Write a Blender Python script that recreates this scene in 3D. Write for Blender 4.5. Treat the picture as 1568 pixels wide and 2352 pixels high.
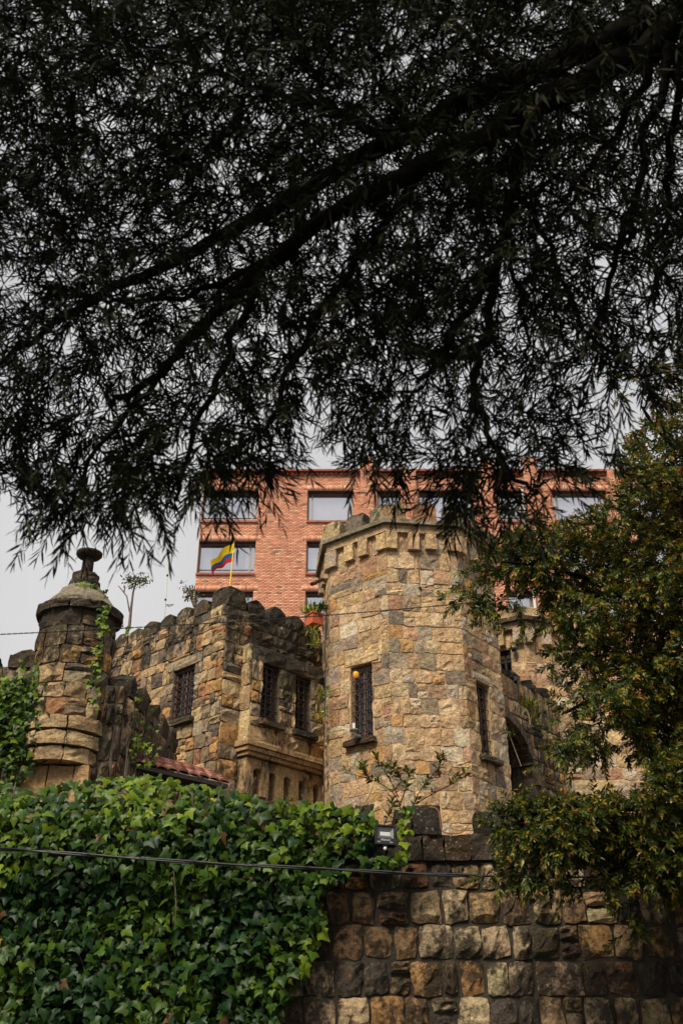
import bpy, math, random
import numpy as np
from math import radians as R, sin, cos, pi
from mathutils import Vector, Matrix

SC = bpy.context.scene
for o in list(bpy.data.objects): bpy.data.objects.remove(o)
rng = random.Random(7)
nr = np.random.default_rng(7)

# ------------------------------------------------------------------ camera, sky, sun, exposure
TH = R(29.8); FPX = 2180.0; CAMZ = 1.6
cd = bpy.data.cameras.new('camera'); cam = bpy.data.objects.new('camera', cd)
SC.collection.objects.link(cam); SC.camera = cam
cd.sensor_fit = 'VERTICAL'; cd.sensor_height = 36.0; cd.lens = 36.0*FPX/2352
cd.clip_start = 0.05; cd.clip_end = 3000
cam.location = (0, 0, CAMZ); cam.rotation_euler = (R(90)+TH, 0, 0)
cd.dof.use_dof = True; cd.dof.focus_distance = 16.0; cd.dof.aperture_fstop = 4.0

SUN_DIR = Vector((-0.42, -0.78, 1.0)).normalized()       # towards the sun
sel = math.asin(SUN_DIR.z); saz = math.atan2(SUN_DIR.x, SUN_DIR.y)
W = bpy.data.worlds.new('World'); SC.world = W; W.use_nodes = True
nt = W.node_tree; nt.nodes.clear()
sky = nt.nodes.new('ShaderNodeTexSky'); sky.sky_type = 'NISHITA'; sky.sun_disc = False
sky.sun_elevation = sel; sky.sun_rotation = saz
tc = nt.nodes.new('ShaderNodeTexCoord')
cl = nt.nodes.new('ShaderNodeTexNoise'); cl.inputs['Scale'].default_value = 2.2; cl.inputs['Detail'].default_value = 5
nt.links.new(tc.outputs['Generated'], cl.inputs['Vector'])
cr = nt.nodes.new('ShaderNodeValToRGB')
cr.color_ramp.elements[0].position = .3; cr.color_ramp.elements[0].color = (1.66, 1.65, 1.66, 1)
cr.color_ramp.elements[1].position = .7; cr.color_ramp.elements[1].color = (2.30, 2.24, 2.17, 1)
nt.links.new(cl.outputs['Fac'], cr.inputs['Fac'])
mx = nt.nodes.new('ShaderNodeMix'); mx.data_type = 'RGBA'; mx.inputs['Factor'].default_value = .95
nt.links.new(sky.outputs['Color'], mx.inputs['A']); nt.links.new(cr.outputs['Color'], mx.inputs['B'])
bg = nt.nodes.new('ShaderNodeBackground'); bg.inputs['Strength'].default_value = .1
wo = nt.nodes.new('ShaderNodeOutputWorld')
nt.links.new(mx.outputs['Result'], bg.inputs['Color']); nt.links.new(bg.outputs['Background'], wo.inputs['Surface'])
sd = bpy.data.lights.new('sun', 'SUN'); sd.energy = 1.5; sd.angle = R(22); sd.color = (1, .91, .76)
so = bpy.data.objects.new('sun', sd); SC.collection.objects.link(so)
so.rotation_euler = SUN_DIR.to_track_quat('Z', 'Y').to_euler(); so.location = (0, 0, 60)
SC.view_settings.view_transform = 'Standard'; SC.view_settings.look = 'None'
SC.view_settings.gamma = 1.0; SC.view_settings.use_curve_mapping = False
SC.view_settings.exposure = 1.7
SC.render.engine = 'CYCLES'
SC.cycles.max_bounces = 6; SC.cycles.transparent_max_bounces = 8

# ------------------------------------------------------------------ pixel -> place (photo measured 1568 x 2352)
def ray(px, py):
    x = (px-784)/FPX; y = (1176-py)/FPX
    return np.array((x, cos(TH)-y*sin(TH), sin(TH)+y*cos(TH)))
CAM = np.array((0, 0, CAMZ))
def pt(px, py, Y):
    d = ray(px, py); return CAM + d*(Y/d[1])
def ptz(px, py, zc):          # at a distance zc along the optical axis
    return CAM + ray(px, py)*zc

# ------------------------------------------------------------------ object helpers
def link(o, parent=None):
    SC.collection.objects.link(o)
    if parent is not None: o.parent = parent
    return o
def tag(o, label=None, cat=None, group=None, kind=None):
    if label: o['label'] = label
    if cat: o['category'] = cat
    if group: o['group'] = group
    if kind: o['kind'] = kind
    return o
def thing(name, loc, label, cat, group=None):
    o = bpy.data.objects.new(name, None); o.location = loc; o.empty_display_size = .2
    link(o); o['kind'] = 'thing'; return tag(o, label, cat, group)
def origin(o):
    p = np.zeros(3)
    while o is not None:
        p += np.array(o.location); o = o.parent
    return p
def arr_mesh(name, V, F, mat, parent=None, C=None, smooth=False):
    """V n*3 world coordinates, F m*k faces of one size"""
    V = np.asarray(V, dtype=np.float32); F = np.asarray(F, dtype=np.int32)
    me = bpy.data.meshes.new(name)
    off = origin(parent) if parent is not None else np.zeros(3)
    V = V - off.astype(np.float32)
    m, k = F.shape
    me.vertices.add(len(V)); me.vertices.foreach_set('co', V.ravel())
    me.loops.add(m*k); me.loops.foreach_set('vertex_index', F.ravel())
    me.polygons.add(m); me.polygons.foreach_set('loop_start', np.arange(m, dtype=np.int32)*k)
    me.polygons.foreach_set('loop_total', np.full(m, k, dtype=np.int32))
    me.update(calc_edges=True)
    if C is not None:
        a = me.color_attributes.new('Col', 'FLOAT_COLOR', 'POINT')
        c4 = np.ones((len(V), 4), dtype=np.float32); c4[:, :3] = C
        a.data.foreach_set('color', c4.ravel())
    if smooth: me.polygons.foreach_set('use_smooth', np.ones(m, dtype=bool))
    me.materials.append(mat)
    return link(bpy.data.objects.new(name, me), parent)
class MB:
    def __init__(s): s.v = []; s.f = []; s.c = []; s.hasc = False
    def add(s, V, F, col=None):
        n = len(s.v); s.v += [tuple(map(float, p)) for p in V]; s.f += [tuple(i+n for i in f) for f in F]
        if col is not None: s.hasc = True
        s.c += [tuple(col) if col is not None else (.5, .5, .5)]*len(V)
        return s
    def box(s, c, size, M=None, col=None, taper=1.0):
        hx, hy, hz = [q/2 for q in size]
        V = []
        for z in (-1, 1):
            t = taper if z > 0 else 1
            for x, y in ((-1, -1), (1, -1), (1, 1), (-1, 1)): V.append(Vector((x*hx*t, y*hy*t, z*hz)))
        if M is not None: V = [M @ v for v in V]
        V = [v+Vector(c) for v in V]
        return s.add(V, [(3, 2, 1, 0), (4, 5, 6, 7), (0, 1, 5, 4), (1, 2, 6, 5), (2, 3, 7, 6), (3, 0, 4, 7)], col)
    def sbox(s, sf, u0, u1, z0, z1, d0, d1, col=None):   # box laid on a surface, d0 back, d1 front
        V = [sf(u, z, d) for z in (z0, z1) for (u, d) in ((u0, d1), (u1, d1), (u1, d0), (u0, d0))]
        return s.add(V, [(3, 2, 1, 0), (4, 5, 6, 7), (0, 1, 5, 4), (1, 2, 6, 5), (2, 3, 7, 6), (3, 0, 4, 7)], col)
    def tube(s, P, rad, n=6, col=None, caps=True):
        P = [Vector(p) for p in P]; m = len(P)
        if not hasattr(rad, '__len__'): rad = [rad]*m
        V = []; up = Vector((.13, .2, 1)).normalized()
        for i, p in enumerate(P):
            t = (P[min(i+1, m-1)]-P[max(i-1, 0)])
            if t.length < 1e-9: t = Vector((0, 0, 1))
            t.normalize()
            a = t.cross(up)
            if a.length < .1: a = t.cross(Vector((1, 0, 0)))
            a.normalize(); b = t.cross(a)
            for k in range(n):
                q = 2*pi*k/n; V.append(p+(a*cos(q)+b*sin(q))*rad[i])
        F = [(i*n+k, i*n+(k+1) % n, (i+1)*n+(k+1) % n, (i+1)*n+k) for i in range(m-1) for k in range(n)]
        if caps: F += [tuple(range(n))[::-1], tuple((m-1)*n+k for k in range(n))]
        return s.add(V, F, col)
    def lathe(s, c, prof, n=16, a0=0, a1=2*pi, col=None, jit=0):
        V = []; full = abs(a1-a0-2*pi) < 1e-6; m = n if full else n+1
        for (r, z) in prof:
            for k in range(m):
                a = a0+(a1-a0)*k/n; rr = r+(rng.uniform(-jit, jit) if jit else 0)
                V.append((c[0]+rr*sin(a), c[1]-rr*cos(a), c[2]+z+(rng.uniform(-jit, jit)*.5 if jit else 0)))
        F = []
        for i in range(len(prof)-1):
            for k in range(n):
                F.append((i*m+k, i*m+(k+1) % m, (i+1)*m+(k+1) % m, (i+1)*m+k))
        F.append(tuple(range(m))[::-1]); F.append(tuple((len(prof)-1)*m+k for k in range(m)))
        return s.add(V, F, col)
    def build(s, name, mat, parent=None, smooth=False):
        off = origin(parent) if parent is not None else np.zeros(3)
        me = bpy.data.meshes.new(name)
        me.from_pydata([(p[0]-off[0], p[1]-off[1], p[2]-off[2]) for p in s.v], [], s.f)
        if s.hasc:
            a = me.color_attributes.new('Col', 'FLOAT_COLOR', 'POINT')
            c4 = np.ones((len(s.v), 4), dtype=np.float32); c4[:, :3] = s.c
            a.data.foreach_set('color', c4.ravel())
        if smooth: me.polygons.foreach_set('use_smooth', [True]*len(me.polygons))
        me.materials.append(mat)
        return link(bpy.data.objects.new(name, me), parent)

# ------------------------------------------------------------------ materials
def mat(name, col=(.5, .5, .5), rough=.7, metal=0.0, spec=.5, bump=None, var=0.0, scale=20, attr=False, emit=None, trans=0.0):
    m = bpy.data.materials.new(name); m.use_nodes = True; n = m.node_tree.nodes; l = m.node_tree.links
    b = n['Principled BSDF']; b.inputs['Roughness'].default_value = rough; b.inputs['Metallic'].default_value = metal
    b.inputs['Specular IOR Level'].default_value = spec
    g = n.new('ShaderNodeNewGeometry')
    if attr:
        a = n.new('ShaderNodeAttribute'); a.attribute_name = 'Col'; src = a.outputs['Color']
    else:
        a = n.new('ShaderNodeRGB'); a.outputs[0].default_value = (*col, 1); src = a.outputs[0]
    if var > 0:
        t = n.new('ShaderNodeTexNoise'); t.inputs['Scale'].default_value = scale; t.inputs['Detail'].default_value = 6
        l.new(g.outputs['Position'], t.inputs['Vector'])
        r = n.new('ShaderNodeMapRange'); r.inputs['From Min'].default_value = .3; r.inputs['From Max'].default_value = .7
        r.inputs['To Min'].default_value = 1-var; r.inputs['To Max'].default_value = 1+var
        l.new(t.outputs['Fac'], r.inputs['Value'])
        v = n.new('ShaderNodeVectorMath'); v.operation = 'SCALE'
        l.new(src, v.inputs[0]); l.new(r.outputs['Result'], v.inputs['Scale']); src = v.outputs['Vector']
    l.new(src, b.inputs['Base Color'])
    if bump:
        t = n.new('ShaderNodeTexNoise'); t.inputs['Scale'].default_value = bump[0]; t.inputs['Detail'].default_value = 6
        l.new(g.outputs['Position'], t.inputs['Vector'])
        u = n.new('ShaderNodeBump'); u.inputs['Strength'].default_value = bump[1]; u.inputs['Distance'].default_value = .02
        l.new(t.outputs['Fac'], u.inputs['Height']); l.new(u.outputs['Normal'], b.inputs['Normal'])
    if emit:
        b.inputs['Emission Color'].default_value = (*emit[0], 1); b.inputs['Emission Strength'].default_value = emit[1]
    if trans > 0:
        tr = n.new('ShaderNodeBsdfTranslucent'); l.new(src, tr.inputs['Color'])
        ms = n.new('ShaderNodeMixShader'); ms.inputs['Fac'].default_value = trans
        l.new(b.outputs['BSDF'], ms.inputs[1]); l.new(tr.outputs['BSDF'], ms.inputs[2])
        l.new(ms.outputs['Shader'], n['Material Output'].inputs['Surface'])
    return m

def stone_mat(name, cover=.38, ztop=None, zk=0.0, dark=(.028, .024, .018), lichen=.0, relief=1.0, streak=.5, size=1.0):
    """rock faced sandstone: own colour per stone, black weathering with a noise shape (more of it towards ztop), lichen specks"""
    m = bpy.data.materials.new(name); m.use_nodes = True; n = m.node_tree.nodes; l = m.node_tree.links
    b = n['Principled BSDF']; b.inputs['Roughness'].default_value = .9; b.inputs['Specular IOR Level'].default_value = .2
    g = n.new('ShaderNodeNewGeometry'); pos = g.outputs['Position']
    a = n.new('ShaderNodeAttribute'); a.attribute_name = 'Col'
    def noise(scale, detail=6, rough=.6, vec=None, dist=0):
        t = n.new('ShaderNodeTexNoise'); t.inputs['Scale'].default_value = scale; t.inputs['Detail'].default_value = detail
        t.inputs['Roughness'].default_value = rough; t.inputs['Distortion'].default_value = dist
        l.new(vec or pos, t.inputs['Vector']); return t.outputs['Fac']
    def rmap(x, a0, a1, b0, b1, smooth=False):
        r = n.new('ShaderNodeMapRange')
        if smooth: r.interpolation_type = 'SMOOTHSTEP'
        for k, v in zip(('From Min', 'From Max', 'To Min', 'To Max'), (a0, a1, b0, b1)): r.inputs[k].default_value = v
        l.new(x, r.inputs['Value']); return r.outputs['Result']
    def math_(op, x, y):
        q = n.new('ShaderNodeMath'); q.operation = op
        for i, s in enumerate((x, y)):
            if isinstance(s, (int, float)): q.inputs[i].default_value = s
            else: l.new(s, q.inputs[i])
        return q.outputs[0]
    n1 = rmap(noise(17*size, 9, .75), .32, .68, .5, 1.38)
    n1b = rmap(noise(4*size, 4, .6), .3, .7, .8, 1.18)
    v = n.new('ShaderNodeVectorMath'); v.operation = 'SCALE'; l.new(a.outputs['Color'], v.inputs[0])
    l.new(math_('MULTIPLY', n1, n1b), v.inputs['Scale'])
    # warm rust veins
    mx1 = n.new('ShaderNodeMix'); mx1.data_type = 'RGBA'
    l.new(rmap(noise(6*size, 7, .7, dist=1.5), .55, .72, 0, .65), mx1.inputs['Factor'])
    l.new(v.outputs['Vector'], mx1.inputs['A']); mx1.inputs['B'].default_value = (.42, .20, .07, 1)
    # weathering
    mp = n.new('ShaderNodeMapping'); mp.inputs['Scale'].default_value = (1, 1, 1-streak*.75); l.new(pos, mp.inputs['Vector'])
    w = math_('ADD', math_('MULTIPLY', noise(2.0, 5, .6, mp.outputs['Vector']), .55), math_('MULTIPLY', noise(13*size, 8, .72, mp.outputs['Vector']), .45))
    if ztop is not None:
        sp = n.new('ShaderNodeSeparateXYZ'); l.new(pos, sp.inputs[0])
        w = math_('ADD', w, rmap(sp.outputs['Z'], ztop-zk, ztop, 0, .2, True))
    msk = rmap(w, 1-cover-.05, 1-cover+.06, 0, 1, True)
    mx2 = n.new('ShaderNodeMix'); mx2.data_type = 'RGBA'
    l.new(math_('MULTIPLY', msk, .9), mx2.inputs['Factor']); l.new(mx1.outputs['Result'], mx2.inputs['A'])
    mx2.inputs['B'].default_value = (*dark, 1)
    col = mx2.outputs['Result']
    if lichen > 0:
        mx3 = n.new('ShaderNodeMix'); mx3.data_type = 'RGBA'
        lm = math_('MULTIPLY', rmap(noise(38, 5, .6), .60, .66, 0, 1), rmap(noise(3, 3, .5), .42, .6, 0, lichen))
        l.new(lm, mx3.inputs['Factor']); l.new(col, mx3.inputs['A']); mx3.inputs['B'].default_value = (.36, .37, .27, 1)
        col = mx3.outputs['Result']
    l.new(col, b.inputs['Base Color'])
    vo = n.new('ShaderNodeTexVoronoi'); vo.inputs['Scale'].default_value = 13*size
    dm = n.new('ShaderNodeVectorMath'); dm.operation = 'ADD'
    nn = n.new('ShaderNodeTexNoise'); nn.inputs['Scale'].default_value = 7*size; l.new(pos, nn.inputs['Vector'])
    sc = n.new('ShaderNodeVectorMath'); sc.operation = 'SCALE'; sc.inputs['Scale'].default_value = .35; l.new(nn.outputs['Color'], sc.inputs[0])
    l.new(pos, dm.inputs[0]); l.new(sc.outputs['Vector'], dm.inputs[1]); l.new(dm.outputs['Vector'], vo.inputs['Vector'])
    ds = n.new('ShaderNodeVectorMath'); ds.operation = 'SUBTRACT'; l.new(dm.outputs['Vector'], ds.inputs[0]); l.new(vo.outputs['Position'], ds.inputs[1])
    dc = n.new('ShaderNodeVectorMath'); dc.operation = 'SUBTRACT'; l.new(vo.outputs['Color'], dc.inputs[0]); dc.inputs[1].default_value = (.5, .5, .5)
    dt = n.new('ShaderNodeVectorMath'); dt.operation = 'DOT_PRODUCT'; l.new(ds.outputs['Vector'], dt.inputs[0]); l.new(dc.outputs['Vector'], dt.inputs[1])
    h = math_('ADD', math_('MULTIPLY', dt.outputs['Value'], 11*size), math_('MULTIPLY', noise(24*size, 10, .74), 1.15))
    u = n.new('ShaderNodeBump'); u.inputs['Strength'].default_value = min(1, .9*relief); u.inputs['Distance'].default_value = .035*relief
    l.new(h, u.inputs['Height']); l.new(u.outputs['Normal'], b.inputs['Normal'])
    return m

M = {}
M['tower'] = stone_mat('tower_sandstone', cover=.375, lichen=.12, relief=1.15, streak=.6, dark=(.085, .065, .045))
M['wing'] = stone_mat('wing_sandstone', cover=.385, ztop=9.5, zk=2.6, lichen=.35, relief=1.0, streak=.5)
M['bay'] = stone_mat('bay_sandstone', cover=.44, ztop=9.4, zk=3.2, lichen=.45, relief=1.0, streak=.7)
M['turret'] = stone_mat('turret_sandstone', cover=.42, ztop=7.4, zk=2.2, lichen=.2, relief=1.1, streak=.5)
M['garden'] = stone_mat('garden_wall_sandstone', cover=.505, ztop=3.5, zk=.45, lichen=.3, relief=1.1, streak=.3, size=1.2)
M['coping'] = stone_mat('black_lichened_stone', cover=.60, lichen=.9, relief=1.3)
M['greenstone'] = stone_mat('green_lichened_stone', cover=.46, lichen=.8, relief=1.0, dark=(.05, .055, .03))
M['rag'] = stone_mat('rooty_dark_stone', cover=.50, lichen=.25, relief=1.2, streak=1.2)
M['mortar'] = mat('tan_mortar', (.46, .31, .165), .95, var=.3, scale=6, bump=(40, .6))
M['darkmortar'] = mat('dark_mortar', (.085, .066, .046), .95, var=.5, scale=6, bump=(30, .8))
M['blackmortar'] = mat('black_mortar', (.035, .027, .018), .95, var=.5, scale=6, bump=(30, .8))
M['iron'] = mat('rusty_black_iron', (.035, .022, .016), .6, var=.4, scale=30)
M['wood'] = mat('brown_window_wood', (.09, .045, .03), .6, var=.3, scale=14)
M['lead'] = mat('brown_lattice_strip', (.11, .065, .045), .6)
M['glass'] = mat('dark_window_glass', (.008, .009, .014), .12, spec=.5, bump=(9, .15))
M['rope'] = mat('dirty_pale_rope', (.36, .31, .22), .9)
M['black'] = mat('black_plastic_and_voids', (.006, .006, .007), .5, spec=.25)
M['cable'] = mat('black_cable_rubber', (.014, .014, .017), .42)
M['twine'] = mat('steel_lashing_wire', (.09, .09, .1), .5, metal=.6)
M['white'] = mat('white_plastic', (.6, .6, .58), .5)
M['grey'] = mat('grey_metal', (.2, .2, .21), .45, metal=.6)
M['rust'] = mat('rusty_chimney_metal', (.030, .019, .015), .8, spec=.2, var=.5, scale=9, bump=(30, .3))
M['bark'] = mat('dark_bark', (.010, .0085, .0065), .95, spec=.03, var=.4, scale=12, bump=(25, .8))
M['twig'] = mat('grey_twig_bark', (.13, .10, .075), .9, var=.3, scale=20)
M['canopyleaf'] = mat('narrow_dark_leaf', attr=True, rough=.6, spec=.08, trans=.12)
M['leaf'] = mat('glossy_oval_leaf', attr=True, rough=.36, spec=.32, trans=.2)
M['ivy'] = mat('ivy_leaf', attr=True, rough=.4, spec=.16, trans=.2, var=.25, scale=45)
M['brick'] = mat('red_brick', attr=True, rough=.9, var=.18, scale=3)
M['brickjoint'] = mat('brick_joint_mortar', (.46, .25, .17), .95)
M['tile'] = mat('clay_roof_tile', attr=True, rough=.85, var=.35, scale=14, bump=(30, .4))
M['paleframe'] = mat('bronze_window_frame', (.26, .22, .17), .4, metal=.4)
M['paleblind'] = mat('white_window_blind', (.78, .77, .8), .8)
M['curtain'] = mat('white_curtain', (.72, .72, .72), .9)
M['room'] = mat('grey_room', (.34, .33, .32), .95)
M['asphalt'] = mat('asphalt', (.05, .05, .05), .9, var=.2, scale=8, bump=(60, .3))
M['soil'] = mat('terrace_soil', (.07, .055, .035), .95, var=.4, scale=4, bump=(10, .5))
M['yellow'] = mat('yellow_paint', (.75, .52, .03), .5)
M['terracotta'] = mat('orange_terracotta', (.48, .10, .035), .8, var=.15, scale=10)
M['flag'] = mat('flag_cloth', attr=True, rough=.85, trans=.3)
def glass_sky():
    m = bpy.data.materials.new('reflective_window_pane'); m.use_nodes = True; n = m.node_tree.nodes; l = m.node_tree.links
    n.remove(n['Principled BSDF']); gl = n.new('ShaderNodeBsdfGlossy'); gl.inputs['Roughness'].default_value = .03
    gl.inputs['Color'].default_value = (.9, .9, .95, 1)
    tr = n.new('ShaderNodeBsdfTransparent'); ms = n.new('ShaderNodeMixShader'); ms.inputs['Fac'].default_value = .5
    l.new(tr.outputs[0], ms.inputs[1]); l.new(gl.outputs[0], ms.inputs[2]); l.new(ms.outputs[0], n['Material Output'].inputs['Surface'])
    return m
M['pane'] = glass_sky()
M['led'] = mat('pale_reflector', (.62, .64, .6), .25, metal=.5)
M['glint'] = mat('mirror_strip', (.9, .9, .9), .12, metal=.9)
M['amber'] = mat('amber_lamp_glass', (.75, .25, .02), .25, emit=((1, .38, .02), .12))

# ------------------------------------------------------------------ surfaces to lay stones on
class Plane:
    def __init__(s, x, y, az): s.o = (x, y); s.c = cos(R(az)); s.s = sin(R(az))
    def __call__(s, u, z, d=0.0): return (s.o[0]+u*s.c+d*s.s, s.o[1]+u*s.s-d*s.c, z)
    def px(s, px, py):
        d = ray(px, py); n = (s.s, -s.c)
        t = (n[0]*s.o[0]+n[1]*s.o[1])/(n[0]*d[0]+n[1]*d[1]); p = CAM+d*t
        return ((p[0]-s.o[0])*s.c+(p[1]-s.o[1])*s.s, p[2])
class Cyl:
    def __init__(s, x, y, r): s.o = (x, y); s.r = r
    def __call__(s, u, z, d=0.0):
        a = u/s.r; return (s.o[0]+(s.r+d)*sin(a), s.o[1]-(s.r+d)*cos(a), z)
def subtract(rects, hole):
    out = []; a, b, c, d = hole
    for (u0, u1, z0, z1) in rects:
        if u1 <= a or u0 >= b or z1 <= c or z0 >= d: out.append((u0, u1, z0, z1)); continue
        if u0 < a: out.append((u0, a, z0, z1))
        if u1 > b: out.append((b, u1, z0, z1))
        x0, x1 = max(u0, a), min(u1, b)
        if z0 < c: out.append((x0, x1, z0, c))
        if z1 > d: out.append((x0, x1, d, z1))
    return out
def core(sf, u0, u1, z0, z1, holes, m, parent, thick=.3, name='wall_core', d1=0.0):
    rects = [(u0, u1, z0, z1)]
    for h in holes: rects = subtract(rects, h)
    mb = MB(); step = .25 if isinstance(sf, Cyl) else 99
    for (a, b, c, d) in rects:
        k = max(1, math.ceil((b-a)/step))
        for i in range(k): mb.sbox(sf, a+(b-a)*i/k, a+(b-a)*(i+1)/k, c, d, -thick, d1)
    return mb.build(name, m, parent)
def courses(z0, z1, h0, h1):
    z = [z0]
    while z[-1] < z1-h0: z.append(z[-1]+rng.uniform(h0, h1))
    z[-1] = z1; return z
def lay(sf, u0, u1, zs, w0, w1, holes=(), split=.12, edge=None):
    out = []
    for i in range(len(zs)-1):
        u = u0; h = zs[i+1]-zs[i]
        while u < u1-1e-4:
            w = rng.uniform(w0, w1)
            if rng.random() < .12: w *= 1.5
            e = u+w
            if e > u1-w0*.6: e = u1
            r = [(u, e, zs[i], zs[i+1])]
            q = rng.random()
            if q < split and h > .14:
                zm = zs[i]+h*rng.uniform(.4, .6); r = [(u, e, zs[i], zm), (u, e, zm, zs[i+1])]
            elif q < split*1.8 and e-u > w0*1.7:
                um = u+(e-u)*.5; zm = zs[i]+h*.5
                r = [(u, um, zs[i], zs[i+1]), (um, e, zs[i], zm), (um, e, zm, zs[i+1])]
            for hh in holes: r = subtract(r, hh)
            out += [k for k in r if k[1]-k[0] > .035 and k[3]-k[2] > .035]
            u = e
    return out
PAL_T = [((.56, .375, .21), 10), ((.62, .45, .265), 7), ((.60, .41, .21), 4), ((.55, .31, .13), 1.8), ((.36, .27, .18), 3.6), ((.47, .375, .27), 3.5),
         ((.47, .26, .15), 1.4), ((.65, .53, .365), 2.5), ((.22, .17, .125), 2.2), ((.52, .33, .19), 6)]
PAL_D = [((.46, .31, .165), 7), ((.54, .39, .21), 4), ((.50, .28, .11), 2.5), ((.28, .20, .125), 5), ((.37, .28, .185), 4), ((.36, .18, .09), 1.0), ((.15, .12, .09), 3)]
PAL_G = [((.47, .32, .17), 6), ((.58, .44, .26), 6), ((.48, .27, .11), 3), ((.27, .17, .09), 5), ((.45, .34, .20), 2.5), ((.32, .16, .08), 1.2), ((.10, .08, .06), 4)]
def pick(pal):
    c = rng.choices([p[0] for p in pal], [p[1] for p in pal])[0]; k = rng.uniform(.82, 1.14)
    return tuple(x*k*rng.uniform(.96, 1.04) for x in c)
def stone_geo(sf, r, prot, gap, nx=3, nz=3, rough=.018, round_=.35):
    u0, u1, z0, z1 = r; w, h = u1-u0, z1-z0
    g = min(gap, w*.15, h*.15); jw, jh = min(.018, w*.075), min(.018, h*.075)
    cs = [(u0+g+rng.uniform(-jw, jw), z0+g+rng.uniform(-jh, jh)), (u1-g+rng.uniform(-jw, jw), z0+g+rng.uniform(-jh, jh)),
          (u1-g+rng.uniform(-jw, jw), z1-g+rng.uniform(-jh, jh)), (u0+g+rng.uniform(-jw, jw), z1-g+rng.uniform(-jh, jh))]
    p = prot*rng.uniform(.6, 1.35); tx, tz = rng.uniform(-.4, .4)*rough, rng.uniform(-.4, .4)*rough
    V = []; per = {}
    cut = min(.07*min(w, h), .012)
    for j in range(nz+1):
        for i in range(nx+1):
            a, b = i/nx, j/nz
            edge = i in (0, nx) or j in (0, nz); corner = i in (0, nx) and j in (0, nz)
            if not edge: a += rng.uniform(-.1, .1); b += rng.uniform(-.1, .1)
            u = (cs[0][0]*(1-a)+cs[1][0]*a)*(1-b)+(cs[3][0]*(1-a)+cs[2][0]*a)*b
            z = (cs[0][1]*(1-a)+cs[1][1]*a)*(1-b)+(cs[3][1]*(1-a)+cs[2][1]*a)*b
            if corner: u += cut*(1 if i == 0 else -1)*rng.uniform(.2, 1); z += cut*(1 if j == 0 else -1)*rng.uniform(.2, 1)
            elif edge:
                if i in (0, nx): u += rng.uniform(-.7, .5)*jw
                else: z += rng.uniform(-.7, .5)*jh
            d = p*round_+rng.uniform(-.2, .2)*rough if edge else p+rng.uniform(-1, 1)*rough
            d += tx*(a-.5)*2+tz*(b-.5)*2
            V.append(sf(u, z, max(d, .004))); per[(i, j)] = (u, z)
    ring = [(i, 0) for i in range(nx)]+[(nx, j) for j in range(nz)]+[(i, nz) for i in range(nx, 0, -1)]+[(0, j) for j in range(nz, 0, -1)]
    F = [(j*(nx+1)+i, j*(nx+1)+i+1, (j+1)*(nx+1)+i+1, (j+1)*(nx+1)+i) for j in range(nz) for i in range(nx)]
    n0 = len(V)
    for k in ring: V.append(sf(per[k][0], per[k][1], -.025))
    m = len(ring); idx = [k[1]*(nx+1)+k[0] for k in ring]
    F += [(idx[k], n0+k, n0+(k+1) % m, idx[(k+1) % m]) for k in range(m)]
    return V, F
def stones(items, m, parent, pal, prot=.028, gap=.007, rough=.018, name='stone', limit=300, nx=3, nz=3, round_=.35):
    """items: (surface, rect, visible weight); the largest `limit` become parts, the others one stuff part"""
    items = sorted(items, key=lambda t: -(t[1][1]-t[1][0])*(t[1][3]-t[1][2])*t[2])
    rest = MB()
    for k, (sf, r, wgt) in enumerate(items):
        V, F = stone_geo(sf, r, prot, gap, nx, nz, rough, round_); c = pick(pal)
        if k < limit:
            mb = MB(); mb.add(V, F, c); mb.build(name, m, parent)
        else: rest.add(V, F, c)
    if rest.v:
        o = rest.build('small_stones', m, parent); o['kind'] = 'stuff'
def rock(name, sf, u0, u1, z0, z1, d0, d1, m, parent, top='flat', pal=PAL_D, jit=.012, col=None):
    """a merlon / coping / corbel block: subdivided box with worn edges"""
    mb = MB(); nx, ny, nz = 3, 2, 3; V = {}; L = []; F = []
    for k in range(nz+1):
        for j in range(ny+1):
            for i in range(nx+1):
                if 0 < i < nx and 0 < j < ny and 0 < k < nz: continue
                a, b, c = i/nx, j/ny, k/nz
                z = z0+(z1-z0)*c
                if top == 'gable' and k == nz: z -= (z1-z0)*(.28*(abs(a-.5)*2)**1.5)
                if top == 'hip' and k == nz: z -= (z1-z0)*.22*max(abs(a-.5)*2, abs(b-.5)*2)
                s = .955 if k == nz else 1
                u = (u0+u1)/2+(u1-u0)*(a-.5)*s; d = (d0+d1)/2+(d1-d0)*(b-.5)*s
                q = jit if k > 0 else jit*.3
                V[(i, j, k)] = len(L); L.append(sf(u+rng.uniform(-q, q), z+rng.uniform(-q, q), d+rng.uniform(-q, q)))
    g = lambda *t: V[t]
    for i in range(nx):
        for j in range(ny):
            F += [(g(i, j, 0), g(i, j+1, 0), g(i+1, j+1, 0), g(i+1, j, 0)), (g(i, j, nz), g(i+1, j, nz), g(i+1, j+1, nz), g(i, j+1, nz))]
    for i in range(nx):
        for k in range(nz):
            F += [(g(i, 0, k), g(i+1, 0, k), g(i+1, 0, k+1), g(i, 0, k+1)), (g(i, ny, k), g(i, ny, k+1), g(i+1, ny, k+1), g(i+1, ny, k))]
    for j in range(ny):
        for k in range(nz):
            F += [(g(0, j, k), g(0, j, k+1), g(0, j+1, k+1), g(0, j+1, k)), (g(nx, j, k), g(nx, j+1, k), g(nx, j+1, k+1), g(nx, j, k+1))]
    mb.add(L, F, col or pick(pal)); return mb.build(name, m, parent)

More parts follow.
